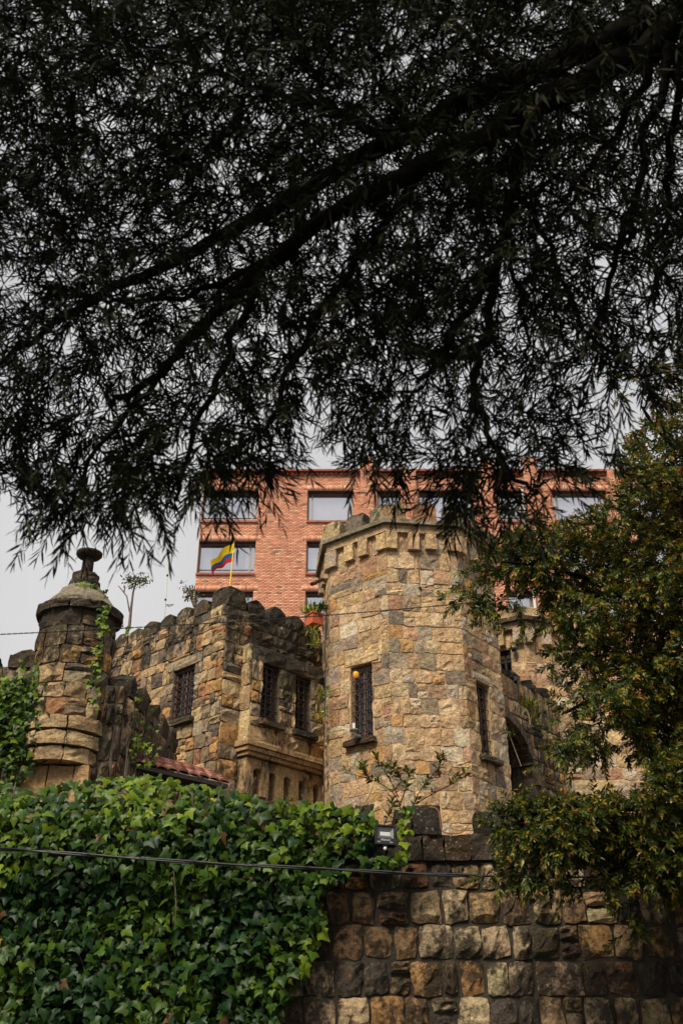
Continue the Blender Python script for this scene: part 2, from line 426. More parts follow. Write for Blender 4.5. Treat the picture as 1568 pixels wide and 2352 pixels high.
def grille_window(sf, hole, parent, depth=.2, nv=2, nh=7, sill=True, lattice=True):
    """dark leaded window behind an iron grille, in a recess; window > pane, bars, lattice; sill is a part of its own"""
    u0, u1, z0, z1 = hole
    fr = MB(); t = .035
    for r in ((u0, u0+t, z0, z1), (u1-t, u1, z0, z1), (u0+t, u1-t, z1-t, z1), (u0+t, u1-t, z0, z0+t), ((u0+u1)/2-t/2, (u0+u1)/2+t/2, z0+t, z1-t)):
        fr.sbox(sf, *r, -depth, -depth+.035)
    w = fr.build('window', M['wood'], parent)
    for k in range(2):
        a = u0+t if k == 0 else (u0+u1)/2+t/2; b = a+(u1-u0)/2-1.5*t
        MB().sbox(sf, a, b, z0+t, z1-t, -depth-.01, -depth+.006).build('pane', M['glass'], w)
    if lattice:
        mb = MB(); n = 6; ww = u1-u0-2*t; hh = z1-z0-2*t
        for k in range(n+1):
            za, zb = z0+t+hh*(k-1)/n, z0+t+hh*(k+1)/n
            for (a, b) in (((u0+t), (u1-t)), ((u1-t), (u0+t))):
                p = [np.array((a+(b-a)*s, za+(zb-za)*s)) for s in (0, .25, .5, .75, 1)]
                p = [q for q in p if z0+t <= q[1] <= z1-t]
                if len(p) > 1: mb.tube([sf(q[0], q[1], -depth+.016) for q in p], .0065, 4)
        mb.build('lattice', M['lead'], w)
    for k in range(1, nv+1):
        u = u0+(u1-u0)*k/(nv+1)
        MB().tube([sf(u, z0, -.05), sf(u, z1, -.05)], .009, 5).build('bar', M['iron'], w)
    for k in range(nh):
        z = z0+(z1-z0)*(k+.6)/nh
        MB().tube([sf(u0-.01, z, -.038), sf(u1+.01, z, -.038)], .009, 5).build('bar', M['iron'], w)
    if sill: rock('sill', sf, u0-.09, u1+.09, z0-.13, z0-.03, -.1, .13, M['coping'], parent, jit=.01)
    return w
def niche_back(sf, hole, parent, depth):
    MB().sbox(sf, hole[0]-.02, hole[1]+.02, hole[2]-.02, hole[3]+.02, -depth-.06, -depth-.012).build('dark_opening_back', M['black'], parent)  # black sheet stands in for the dark of the unlit inside
def pxrect(sf, x0, y0, x1, y1):
    a, b = sf.px(x0, y0), sf.px(x1, y1); return (min(a[0], b[0]), max(a[0], b[0]), min(a[1], b[1]), max(a[1], b[1]))

# ------------------------------------------------------------------ ground and terrace
g = MB(); g.add([(-400, -300, 0), (400, -300, 0), (400, 600, 0), (-400, 600, 0)], [(0, 1, 2, 3)])
tag(g.build('ground', M['asphalt']), kind='structure')
g = MB(); g.box((0, 24.6, 1.45), (60, 30.6, 2.9))
tag(g.build('terrace_ground', M['soil']), kind='structure')

# ------------------------------------------------------------------ brick building behind
BY = 40.0
def brick_building():
    top = pt(470, 1087, BY)[2]; xl = pt(470, 1087, BY)[0]
    root = thing('brick_building', (xl+10, BY, 0), 'tall red brick apartment building with wide windows behind the stone castle', 'building')
    sf = Plane(xl, BY, 0); Wd = 30.0
    def hole(x0, x1, y0, y1): a = sf.px(x0, y0); b = sf.px(x1, y1); return (a[0], b[0], b[1], a[1])
    z1 = [(1126, 1197), (1242, 1317), (1357, 1430)]
    cols = [(465, 592, 'c'), (706, 811, 'b'), (866, 922, 'b'), (962, 1086, 'b'), (1146, 1202, 'c'), (1270, 1395, 'b'), (1430, 1530, 'b')]
    holes = []
    for (a, b, kind) in cols:
        hx0, hx1 = sf.px(a, 1160)[0], sf.px(b, 1160)[0]
        for k, (ya, yb) in enumerate(z1):
            zz1, zz0 = sf.px(600, ya)[1], sf.px(600, yb)[1]; holes.append(((hx0, hx1, zz0, zz1), kind if not (k and kind == 'b') else 'c'))
    fh = z1 and sf.px(600, 1126)[1]-sf.px(600, 1242)[1]
    hs = [h[0] for h in holes]
    # piers standing proud of the facade and rising over the parapet
    piers = [(828, 858), (926, 956), (1110, 1140), (1206, 1240), (1400, 1428)]
    pr = []
    for i, (a, b) in enumerate(piers):
        u0, u1 = sf.px(a, 1150)[0], sf.px(b, 1150)[0]; zt = top+(.7 if i in (0, 2, 3) else 0)
        pr.append((u0, u1, zt))
    core(sf, 0, Wd, 12, top, hs, M['brickjoint'], root, thick=.5, name='wall')
    MB().box((xl+Wd/2, BY+6.5, top/2), (Wd-.02, 11.6, top-.3)).build('building_body', M['brickjoint'], root)
    # interior void behind each window is closed by the body, so keep curtains just in front of it
    B = []
    bw, bh = .245, .076
    zb = 12.0; row = 0
    while zb < top-.02:
        u = -.13 if row % 2 else 0.0
        while u < Wd:
            B.append((max(u, 0)+.006, min(u+bw, Wd)-.006, zb+.006, min(zb+bh, top)-.006, .008)); u += bw
        zb += bh; row += 1
    keep = []
    for (a, b, c, d, p) in B:
        for r in subtract_all([(a, b, c, d)], hs): keep.append((*r, p))
    # soldier course over every window
    keep2 = []
    sold = [(max(.01, h[0]-.2), h[1]+.2, h[3], h[3]+.27) for h in hs]
    for k in keep:
        bad = any(k[0] >= s[0]-.02 and k[1] <= s[1]+.02 and k[2] >= s[2]-.02 and k[3] <= s[3]+.02 for s in sold)
        if not bad: keep2.append(k)
    for s in sold:
        u = s[0]
        while u < s[1]-.05: keep2.append((u+.005, u+.08, s[2]+.005, s[3]-.005, .012)); u += .086
    for (u0, u1, zt) in pr:
        core(sf, u0, u1, 12, zt, [], M['brickjoint'], root, thick=-.03, name='pier', d1=.30)
        z = 12; row = 0
        while z < zt:
            u = u0-(.13 if row % 2 else 0)
            while u < u1: keep2.append((max(u, u0)+.006, min(u+bw, u1)-.006, z+.006, z+bh-.006, .31)); u += bw
            z += bh; row += 1
    A = np.array([k for k in keep2 if k[1]-k[0] > .03 and k[3]-k[2] > .02])
    n = len(A)
    palb = np.array([(.59, .25, .145), (.61, .275, .165), (.65, .33, .205), (.53, .215, .125), (.65, .39, .26), (.28, .15, .11)])
    ci = nr.choice(6, n, p=[.3, .28, .18, .15, .05, .04]); C = palb[ci]*nr.uniform(.86, 1.12, (n, 1))
    A[:, 4] += nr.uniform(-.003, .003, n)
    def bricks(idx, name, parent):
        a = A[idx]; m = len(a); V = np.zeros((m, 8, 3))
        for q, (iu, iz, fr) in enumerate(((0, 2, 1), (1, 2, 1), (1, 3, 1), (0, 3, 1), (0, 2, 0), (1, 2, 0), (1, 3, 0), (0, 3, 0))):
            V[:, q, 0] = xl+a[:, iu]; V[:, q, 2] = a[:, iz]; V[:, q, 1] = BY-(a[:, 4] if fr else a[:, 4]-.05)
        f = np.array([(0, 1, 2, 3), (0, 4, 5, 1), (1, 5, 6, 2), (2, 6, 7, 3), (3, 7, 4, 0)])
        F = (f[None]+(np.arange(m)*8)[:, None, None]).reshape(-1, 4)
        return arr_mesh(name, V.reshape(-1, 3), F, M['brick'], parent, np.repeat(C[idx], 8, axis=0))
    vis = [i for i in range(n) if 3.0 < A[i, 0] < 5.0 and top-8.8 < A[i, 2] < top-2 and A[i, 1]-A[i, 0] > .2]
    sel_ = set(vis[:300])
    for i in vis[:300]: bricks(np.array([i]), 'brick', root)
    o = bricks(np.array([i for i in range(n) if i not in sel_]), 'far_bricks', root); o['kind'] = 'stuff'
    # coping with a dogtooth course
    MB().box((xl+Wd/2, BY+.05, top+.05), (Wd+.2, .6, .1), col=(.30, .09, .06)).build('coping', M['brick'], root)
    mb = MB(); u = 0
    while u < Wd-.1: mb.box((xl+u+.06, BY-.07, top-.09), (.12, .12, .1), col=(.30, .09, .06)); u += .24
    mb.build('dogtooth_course', M['brick'], root)['kind'] = 'stuff'
    # left return pier
    # windows
    for (h, kind) in holes:
        u0, u1, a0, a1 = h; fr = MB(); t = .07
        v1 = u0+(u1-u0)*.10 if kind == 'b' else u1-(u1-u0)*.10
        v2 = u1-(u1-u0)*.09 if kind == 'b' else None
        for r in ((u0, u0+t, a0, a1), (u1-t, u1, a0, a1), (u0+t, u1-t, a1-t, a1), (u0+t, u1-t, a0, a0+t), (v1-t/2, v1+t/2, a0+t, a1-t)):
            fr.sbox(sf, *r, -.34, -.27)
        if v2: fr.sbox(sf, v2-t/2, v2+t/2, a0+t, a1-t, -.34, -.27)
        if kind == 'c': fr.sbox(sf, u0+t, u1-t, a0+.32, a0+.36, -.33, -.265)
        w = fr.build('window', M['paleframe'], root)
        MB().sbox(sf, u0+.02, u1-.02, a0+.02, a1-.02, -.335, -.315).build('pane', M['pane'], w)
        if kind == 'b':
            MB().sbox(sf, u0+.02, v2 if v2 else u1, a0+.02, a1-.02, -.42, -.40).build('blind', M['paleblind'], w)
            MB().sbox(sf, v2, u1-.02, a0+.02, a1-.02, -.48, -.46).build('room_wall', M['black'], w)
        else:
            MB().sbox(sf, u0+.02, u1-.02, a0+.02, a1-.02, -.49, -.48).build('room_wall', M['room'], w)
            mb = MB(); cw = (u1-u0)*.2; nn = 14
            V = [sf(u0+.05+cw*i/nn, z, -.42+.03*sin(i*1.9)) for z in (a0+.05, a1-.05) for i in range(nn+1)]
            mb.add(V, [(i, i+1, nn+2+i, nn+1+i) for i in range(nn)]); mb.build('curtain', M['curtain'], w)
            if u1-u0 > 2: MB().sbox(sf, u1-.5, u1-.1, a0+.05, a1-.05, -.44, -.42).build('curtain', M['curtain'], w)
        mb = MB(); u = u0-.04
        while u < u1+.03:
            mb.sbox(sf, u, min(u+.12, u1+.05), a0-.10, a0, -.3, .09, col=tuple(np.array((.34, .10, .06))*rng.uniform(.8, 1.1))); u += .126
        mb.build('sill', M['brick'], root)
        MB().sbox(sf, u0, u1, a1-.045, a1-.004, -.27, .03, col=(.09, .04, .03)).build('lintel', M['brick'], root)
    # white rainwater pipe
    p = [sf.px(1197, y) for y in (1120, 1460)]
    MB().tube([sf(p[0][0], p[0][1], .09), sf(p[0][0], p[1][1], .09)], .07, 8).build('downpipe', M['white'], root)
def subtract_all(r, hs):
    a, b, c, d = r[0]
    for h in hs:
        if not (b <= h[0] or a >= h[1] or d <= h[2] or c >= h[3]): r = subtract(r, h)
    return r
brick_building()

# ------------------------------------------------------------------ main octagonal tower
def octagon(cx, cy, ap, azB, z):
    """faces as planes with u=0 at the left corner; list of (Plane, side, azimuth)"""
    s = 2*ap*math.tan(pi/8); out = []
    for k in range(-3, 5):
        az = azB+45*k; n = (sin(R(az)), -cos(R(az))); u = (cos(R(az)), sin(R(az)))
        o = (cx+n[0]*ap-u[0]*s/2, cy+n[1]*ap-u[1]*s/2)
        out.append((k, Plane(o[0], o[1], az), s))
    return out
def oct_prism(mb, cx, cy, ap, azB, z0, z1, col=None):
    Rr = ap/cos(pi/8); V = []
    for z in (z0, z1):
        for k in range(8):
            a = R(azB+22.5+45*k); V.append((cx+Rr*sin(a), cy-Rr*cos(a), z))
    mb.add(V, [tuple(range(8))[::-1], tuple(range(8, 16))]+[(k, (k+1) % 8, 8+(k+1) % 8, 8+k) for k in range(8)], col)
TAZ = 7.0; TAP = 1.56; TYF = 15.4
bc = pt(986, 1650, TYF)
TCX = bc[0]-sin(R(TAZ))*TAP; TCY = TYF+cos(R(TAZ))*TAP
def tower():
    ztop = pt(886, 1206, 15.45)[2]
    root = thing('castle_tower', (TCX, TCY, 2.9), 'large tan sandstone octagonal tower with battlements in the middle of the castle', 'tower')
    F = {k: (p, s) for k, p, s in octagon(TCX, TCY, TAP, TAZ, 0)}
    pA, s = F[-1]; pB, _ = F[0]; pC, _ = F[1]; pZ, _ = F[-2]
    wa = pxrect(pA, 805, 1534, 857, 1689); wc = pxrect(pC, 1092, 1562, 1112, 1700)
    wc = (wc[0], wc[0]+.42, pC.px(1092, 1562)[1]-1.28, pC.px(1092, 1562)[1])
    wb = pxrect(pB, 972, 1850, 1014, 1925)
    slit = pxrect(pB, 961, 1306, 967, 1393)
    holes = {-1: [wa], 1: [wc], 0: [wb, slit], -2: []}
    zc = ztop-.62                      # underside of the corbels
    zs = courses(2.9, zc, .20, .31)
    zs2 = [zc, zc+.34, ztop-.11]
    items = []
    for k in (-3, -2, -1, 0, 1, 2):
        p, s = F[k]; hl = holes.get(k, [])
        core(p, 0, s, 2.9, ztop-.02, hl, M['mortar'], root, thick=.3, name='wall_core')
        r = lay(p, -.012, s+.012, zs, .16, .38, hl, split=.13)
        vis = {-2: .3, -3: .05, 2: .1}.get(k, 1)
        # big lintels over the windows
        for h in hl[:1]:
            if k in (-1, 1):
                li = (h[0]-.12, h[1]+.14, h[3], h[3]+.17)
                r = [q for x in r for q in subtract([x], li) if q[1]-q[0] > .04 and q[3]-q[2] > .04]; r.append(li)
        items += [(p, q, vis) for q in r if q[2] > 3.0]
        # recessed stones and corbels of the machicolation
        r2 = lay(p, 0, s, zs2, .12, .22, [], split=0)
        items += [(p, q, vis*.8) for q in r2]
        n = 4; w = s*.13
        for i in range(n):
            u = s*(i+.5)/n if i not in (0, n-1) else (w*.45 if i == 0 else s-w*.45)
            if k in (-3, 2) : continue
            rock('corbel', p, u-w/2-.02, u+w/2+.02, zc+.05+rng.uniform(-.03, .02), zc+.36, -.02, .10+rng.uniform(-.015, .02), M['tower'], root, pal=PAL_T[:6], jit=.011)
    stones(items, M['tower'], root, PAL_T, prot=.024, gap=.0045, rough=.016, round_=.6)
    mb = MB(); oct_prism(mb, TCX, TCY, TAP+.09, TAZ, zc+.372, ztop-.10, (.46, .32, .18)); mb.build('string_course', M['tower'], root)
    mb = MB(); oct_prism(mb, TCX, TCY, TAP+.17, TAZ, ztop-.096, ztop-.02, (.25, .22, .15)); mb.build('cornice', M['greenstone'], root)
    mb = MB(); oct_prism(mb, TCX, TCY, TAP-.3, TAZ, 2.9, ztop-.2, (.25, .22, .15)); mb.build('tower_body', M['black'], root)
    for k, p, s in octagon(TCX, TCY, TAP+.13, TAZ, 0):
        if k in (3, 4): us = [(.1, .5), (.8, 1.2)]
        else: us = [(.02, .36), (.53, .93), (1.08, s-.03)] if k != 0 else [(-.04, .40), (.58, .98), (1.14, s+.02)]
        for (a, b) in us:
            h = rng.uniform(.36, .44)
            rock('merlon', p, a, b, ztop-.024, ztop+h, -.26, .02, M['greenstone'], root, pal=PAL_D, jit=.02, top='hip')
    for hh, p in ((wa, pA), (wc, pC), (wb, pB)):
        niche_back(p, hh, root, .15); grille_window(p, hh, root, depth=.12, nh=7 if p is not pB else 3, sill=p is not pB)
    niche_back(pB, slit, root, .1)
    u, z = pB.px(964, 1352)
    MB().tube([pB(u, z, -.02), pB(u, z, .032)], .028, 8).build('slit_hole_plug', M['black'], root)  # solid black plug painted in for the dark of the hole
    # rain spout on the left side
    a = pt(741, 1331, 16.2); b = pt(716, 1342, 15.75)
    MB().tube([a, b], .035, 8).build('rain_spout', M['rust'], root)
    return F, ztop, wa, pA
TF, TZ, WA, PA = tower()

# things fixed to the tower window
def amber_lamp():
    p = pt(817, 1556, 15.62); x, y, z = p
    r = thing('amber_lamp', p, 'small amber glass lamp in the top left of the tower window', 'lamp')
    MB().lathe((x, y, z), [(.02, .0), (.045, .015), (.05, .07), (.042, .10)], 12).build('lamp_shade', M['amber'], r, smooth=True)
    MB().lathe((x, y, z), [(.05, .102), (.05, .125), (.02, .14)], 12).build('cap', M['black'], r)
    MB().tube([(x, y, z+.13), (x, y+.22, z+.15)], .01, 5).build('arm', M['black'], r)
amber_lamp()
def siren():
    p = pt(812, 1674, 15.5); x, y, z = p
    r = thing('alarm_box', p, 'small white sensor box on a bracket above the tower window sill', 'sensor')
    MB().box((x, y, z+.05), (.045, .04, .09)).build('box', M['white'], r)
    MB().box((x, y+.06, z-.006), (.13, .16, .014)).build('bracket', M['grey'], r)
    p = pt(822, 1690, 15.5)
    r = thing('horn_speaker', p, 'grey horn speaker below the white sensor box at tower window', 'speaker')
    x, y, z = p
    MB().tube([(x-.07, y, z), (x-.02, y+.02, z), (x+.05, y+.05, z)], [.055, .035, .022], 10).build('horn', M['grey'], r)
    MB().tube([(x+.05, y+.05, z), (x+.07, y+.12, z-.04)], .012, 6).build('bracket', M['black'], r)
siren()

# ------------------------------------------------------------------ castle wing with the bay
WX, WY = -2.03, 15.55
def wing():
    root = thing('castle_wing', (WX, WY, 2.9), 'blackened stone castle wing with flagpole, oriel bay and stepped battlements left of tower', 'castle')
    pR = Plane(WX, WY, 48)                       # right face, u=0 at the corner
    L = 4.8; c42, s42 = cos(R(42)), sin(R(42))
    pL = Plane(WX-c42*L, WY+s42*L, -42)          # left face, u=L at the corner
    LR = 2.6
    top = pL.px(514, 1390)[1]
    wl = pxrect(pL, 404, 1530, 440, 1652); wl = (wl[0]-.0, wl[1], pL.px(420, 1650)[1], pL.px(424, 1535)[1])
    wl = (wl[0], wl[1]+.02, wl[2], wl[3])
    zsL = courses(2.9, top, .18, .30)
    items = []
    core(pL, 0, L, 2.9, top-.01, [wl], M['darkmortar'], root)
    r = lay(pL, 0, L, zsL, .15, .34, [wl])
    li = (wl[0]-.2, wl[1]+.2, wl[3], wl[3]+.2)
    r = [q for x in r for q in subtract([x], li) if q[1]-q[0] > .04 and q[3]-q[2] > .04]; r.append(li)
    items += [(pL, q, 1 if q[1] > 1.2 else .1) for q in r if q[2] > 3.7]
    # right face above and beside the bay
    core(pR, .001, LR, 2.9, top-.01, [], M['darkmortar'], root, name='bay_core')
    # bay geometry
    D = .26; b0 = .42; b1 = LR-.02
    pBay = Plane(*pR(0, 0, D)[:2], 48)
    w1 = pxrect(pBay, 603, 1520, 646, 1650); w2 = pxrect(pBay, 679, 1550, 714, 1690)
    zt = max(w1[3], w2[3]); za = pBay.px(600, 1650)[1]; h = zt-za
    w1 = (w1[0], w1[0]+.42, za, zt); w2 = (w2[0]+.0, w2[0]+.40, za, zt)
    zmould = pBay.px(560, 1712)[1]; zlow = pBay.px(560, 1800)[1]-.25; zhead = zt+.28
    itemsR = []
    core(pBay, b0, b1, zmould, zhead, [w1, w2], M['darkmortar'], root, thick=D-.002, name='bay_core')
    r = lay(pBay, b0, b1, courses(za, zt, .17, .30), .14, .27, [w1, w2], split=.06)
    r += lay(pBay, b0, b1, [zmould+.12, za-.16], .22, .42, [], split=0)
    r += lay(pBay, b0, b1, [za-.16, za], .25, .4, [w1, w2], split=0)
    r += [(b0, w1[1]+.12, zt, zhead), (w1[1]+.12, w2[1]+.1, zt, zhead), (w2[1]+.1, b1, zt, zhead)]
    itemsR += [(pBay, q, 2) for q in r]
    # bay side, facing left
    sx = pR(b0, 0, 0); pSide = Plane(sx[0], sx[1], -42)
    itemsR += [(pSide, q, .8) for q in lay(pSide, 0, D, courses(zmould+.12, zhead, .3, .55), D, D*1.01, [], split=0)]
    MB().sbox(pSide, 0.002, D, zmould, zhead, -.2, 0.0).build('bay_side', M['darkmortar'], root)
    r = lay(pR, 0, LR, courses(zhead, top, .16, .27), .14, .34, [])
    r += lay(pR, 0, b0, courses(3.2, zhead, .2, .4), b0*.5, b0, [])
    itemsR += [(pR, q, 1) for q in r]
    # stacked: more than 300 stones between the two faces, largest become parts
    stones(items, M['wing'], root, PAL_D, prot=.045, gap=.006, rough=.024, limit=170, round_=.6)
    stones(itemsR, M['bay'], root, PAL_D, prot=.038, gap=.006, rough=.022, limit=130, round_=.6)
    for hh, p in ((w1, pBay), (w2, pBay)):
        niche_back(p, hh, root, .18); grille_window(p, hh, root, depth=.15, nh=8)
    niche_back(pL, wl, root, .12); grille_window(pL, wl, root, depth=.09, nh=7)
    # mouldings under the bay and the little arcade below
    for k, (dz0, dz1, dd) in enumerate(((0.02, .12, .10), (-.06, .015, .07), (-.13, -.065, .03))):
        a = b0-dd; n = 5
        for i in range(n):
            ua, ub = a+(b1-a)*i/n, a+(b1-a)*(i+1)/n
            rock('moulding', pR, ua+.002, ub-.002, zmould+dz0, zmould+dz1, -.02, D+dd, M['bay'], root, jit=.004, col=(.40, .26, .13))
    zc0 = zmould-.13; n = 6; uu = (b1-b0)/n
    for i in range(n):
        ua = b0+uu*i
        rock('corbel', pR, ua+.005, ua+uu*.50, zc0-.62, zc0-.02, -.02, D-.04, M['bay'], root, jit=.008, col=(.40, .27, .14))
        # arch head bridging to the next corbel
        m = 6; V = []; w = uu*.5; cxu = ua+uu*.75
        for d in (D-.05, D-.16):
            for q in range(m+1):
                a = pi*q/m; V.append(pR(cxu-w/2*cos(a), zc0-.26+w/2*sin(a), d))
            for q in range(m+1): V.append(pR(cxu-w/2+w*q/m, zc0-.02, d))
        F = [(q, q+1, m+2+q, m+1+q) for q in range(m)]+[(q+1, q, 2*m+2+q, 2*m+3+q) for q in range(m)]
        MB().add(V, F, (.42, .28, .15)).build('arch_head', M['bay'], root)
    MB().sbox(pR, b0+.01, b1, zc0-.75, zc0-.01, -.02, D-.19, col=(.3, .2, .11)).build('niche_back', M['bay'], root)
    for i in range(5):
        rock('base_stone', pR, b0-.05+(b1-b0)*i/5, b0-.06+(b1-b0)*(i+1)/5, zc0-1.1, zc0-.63, -.02, D-.08, M['bay'], root, jit=.012)
    # battlements
    mw = .40; gp = .085
    u = L-.46; k = 0
    rock('merlon', pR, -.02, .40, top-.012, top+.46, -.42, .03, M['coping'], root, top='hip', jit=.02)
    u = L-.54-mw+.02
    while u > .2:
        rock('merlon', pL, u, u+mw, top-.012, top+rng.uniform(.26, .32), -.35, .03, M['coping'], root, top='gable', jit=.02); u -= mw+gp
    u = .50
    while u < LR-.2:
        rock('merlon', pR, u, u+mw, top-.012, top+rng.uniform(.26, .33), -.35, .03, M['coping'], root, top='gable', jit=.02); u += mw+gp+.02
    # floor slab behind the parapet keeps the wing solid
    V = [pL(L-.6, 0, -.6), pR(LR, 0, -.6), pR(LR, 0, -3), pL(0, 0, -.6)]
    V = [(v[0], v[1], 2.9) for v in V]+[(v[0], v[1], top-.35) for v in V]
    MB().add(V, [(0, 1, 2, 3), (4, 5, 6, 7), (0, 1, 5, 4), (1, 2, 6, 5), (2, 3, 7, 6), (3, 0, 4, 7)]).build('roof_slab', M['darkmortar'], root)
    return pL, pR, top, L
PL, PR_, WTOP, WL = wing()

def flag():
    base = np.array(PR_(.19, WTOP+.40, -.2)); tp = pt(538.5, 1241, base[1])
    r = thing('flagpole', base, 'yellow flagpole with a yellow, blue and red flag on the corner battlement', 'flagpole')
    MB().tube([base, tp], .013, 8).build('pole', M['yellow'], r)
    MB().lathe(tp, [(.012, 0), (.018, .015), (.022, .04), (.004, .09)], 8).build('finial', M['grey'], r)
    # cloth: hanging from the top of the pole, blown to the left and folding down at the fly
    mb = MB(); nu, nv = 22, 12; Wd = .62; H = .36
    y0 = base[1]-.015; V = []; C = []
    hoist_t = np.array(pt(538, 1247, y0)); hoist_b = np.array(pt(536, 1291, y0))
    fly_t = np.array(pt(484, 1292, y0-.12)); fly_b = np.array(pt(489, 1320, y0+.1))
    for i in range(nu+1):
        s = i/nu
        for j in range(nv+1):
            t = j/nv
            a = hoist_t*(1-s)+fly_t*s; b = hoist_b*(1-s)+fly_b*s
            a = a+np.array((0, 0, .07*sin(pi*s)*(1-.3*s))); b = b+np.array((-.02*sin(pi*s), 0, .04*sin(pi*s)))
            p = a*(1-t)+b*t
            p = p+np.array((.012*sin(9*s+3*t), .055*sin(11*s+2.2*t)*s**.6, .010*sin(8*s+1.5*t)))
            V.append(p)
            C.append((.80, .55, .012) if t < .5-.001 else ((.012, .09, .24) if t < .75-.001 else (.50, .012, .02)))
    # separate strips so that the colours keep a clean edge
    for (j0, j1, c, nm) in ((0, 6, (.80, .55, .012), 'yellow_stripe'), (6, 9, (.012, .10, .26), 'blue_stripe'), (9, 12, (.52, .012, .02), 'red_stripe')):
        VV = [V[i*(nv+1)+j] for i in range(nu+1) for j in range(j0, j1+1)]; k = j1-j0+1
        FF = [(i*k+j, (i+1)*k+j, (i+1)*k+j+1, i*k+j+1) for i in range(nu) for j in range(k-1)]
        o = MB().add(VV, FF, c).build(nm, M['flag'], r, smooth=True)
flag()

def antenna():
    b = np.array(pt(376, 1435, 18.2)); t = pt(393, 1215, 18.2)
    r = thing('antenna', b, 'thin pale radio antenna mast standing behind the wing battlements', 'antenna')
    MB().tube([b, b*.5+t*.5, t], [.016, .012, .006], 6).build('mast', M['white'], r)
    for s in (.25, .5, .74):
        p = b*(1-s)+t*s; MB().tube([p-np.array((0, 0, .02)), p+np.array((0, 0, .02))], .022, 6).build('clamp', M['black'], r)
    p = b*.12+t*.88*1; p = b*(.15)+t*.85
    MB().tube([p, p+np.array((-.09, 0, .12))], .008, 4).build('side_rod', M['grey'], r)
antenna()

# ------------------------------------------------------------------ planter beside the tower
def leaf_arrays(P, D, N, L, Wd, tv):
    P, D, N = map(np.asarray, (P, D, N)); D = D/np.linalg.norm(D, axis=1, keepdims=True)
    S = np.cross(D, N); S /= np.linalg.norm(S, axis=1, keepdims=True)+1e-9; N = np.cross(S, D)
    V = P[:, None, :]+tv[None, :, 0:1]*(Wd[:, None, None]*S[:, None, :])+tv[None, :, 1:2]*(L[:, None, None]*D[:, None, :])+tv[None, :, 2:3]*(L[:, None, None]*N[:, None, :])
    return V
def leaf_mesh(name, P, D, N, L, Wd, C, tpl, m, parent, sel=None):
    tv, tf = tpl
    if sel is not None: P, D, N, L, Wd, C = [np.asarray(q)[sel] for q in (P, D, N, L, Wd, C)]
    V = leaf_arrays(P, D, N, np.asarray(L), np.asarray(Wd), tv); n, k = V.shape[:2]
    F = (tf[None]+(np.arange(n)*k)[:, None, None]).reshape(-1, 3)
    return arr_mesh(name, V.reshape(-1, 3), F, m, parent, np.repeat(np.asarray(C), k, axis=0))
BLADE = (np.array([(0, 0, 0), (.5, .3, -.02), (-.5, .3, -.02), (.42, .65, -.05), (-.42, .65, -.05), (0, 1, -.14)]),
         np.array([(0, 1, 2), (2, 1, 3), (2, 3, 4), (4, 3, 5)]))
OVAL = (np.array([(0, 0, 0), (.5, .42, .05), (0, .45, -.03), (-.5, .42, .05), (.3, .74, .0), (-.3, .74, .0), (0, 1, -.12)]),
        np.array([(0, 1, 2), (0, 2, 3), (2, 1, 4), (2, 4, 6), (2, 6, 5), (2, 5, 3)]))
_o = [(0, .04), (.24, -.13), (.46, -.04), (.62, .24), (.36, .36), (.24, .56), (0, 1.0), (-.24, .56), (-.36, .36), (-.62, .24), (-.46, -.04), (-.24, -.13)]
IVY = (np.array([(0, .3, .03)]+[(x, y, -.05-.10*(abs(x)**1.5+max(0, y-.4))) for x, y in _o]),
       np.array([(0, 1+k, 1+(k+1) % 12) for k in range(12)]))

def rv(n, s=1.0): return nr.normal(0, s, (n, 3))
def tuft(name, root_label, cat, px, py, Y, n, Lr, Wr, cols, up=1.0, spread=.5, name_leaf='leaves', tpl=BLADE, m='leaf', rad=.08):
    b = np.array(pt(px, py, Y)); r = thing(name, b, root_label, cat)
    D = rv(n, spread)+np.array((0, 0, up)); P = b+rv(n, rad)*np.array((1, .6, .3)); L = nr.uniform(*Lr, n)
    C = np.array(cols)[nr.integers(0, len(cols), n)]*nr.uniform(.7, 1.2, (n, 1))
    o = leaf_mesh(name_leaf, P, D, rv(n)+np.array((0, -1, .3)), L, nr.uniform(*Wr, n), C, tpl, M[m], r); o['kind'] = 'stuff'
    return r, b
GY = [(.20, .21, .02), (.10, .17, .02), (.28, .26, .03)]
def planter():
    b = np.array(pt(722, 1438, 16.6)); r = thing('planter', b, 'orange square terracotta planter on the wall beside the big tower', 'planter')
    M_ = Matrix.Rotation(R(35), 3, 'Z')
    mb = MB(); mb.box(b+np.array((0, 0, .11)), (.24, .24, .2), M_); mb.build('pot', M['terracotta'], r)
    mb = MB(); mb.box(b+np.array((0, 0, .225)), (.27, .27, .03), M_); mb.build('rim', M['terracotta'], r)
    tuft('grass_plant', 'yellow green spiky grass growing in the orange planter', 'plant', 716, 1412, 16.6, 160, (.14, .3), (.012, .02), GY, 1.0, .4)
    r2, c = tuft('leafy_plant', 'dark glossy leafy plant rising from the orange planter against tower', 'plant', 735, 1400, 16.55, 70, (.08, .14), (.05, .07), [(.025, .06, .015), (.05, .10, .02)], .4, .8, tpl=OVAL, rad=.13)
    MB().tube([c-np.array((0, 0, .2)), c, c+np.array((.02, 0, .2))], .008, 5).build('stem', M['twig'], r2)
planter()
for (px, py, n, lb) in ((716, 1450, 26, 'light green fern under the planter in the wall gap'), (727, 1478, 40, 'bright fern tuft growing beside blackened wing edge'), (741, 1595, 40, 'small fern low down in the joint between wing and tower'), (738, 1640, 30, 'lowest small fern in the joint left of the tower'),
                    (1214, 1618, 160, 'bushy fern growing on the arched wall right of tower'), (1149, 1576, 40, 'little fern at the top left of the arched wall')):
    tuft('fern', lb, 'fern', px, py, 15.9 if px < 1000 else 17.9, n, (.10, .22), (.012, .022), GY, .35, .7, rad=.06)

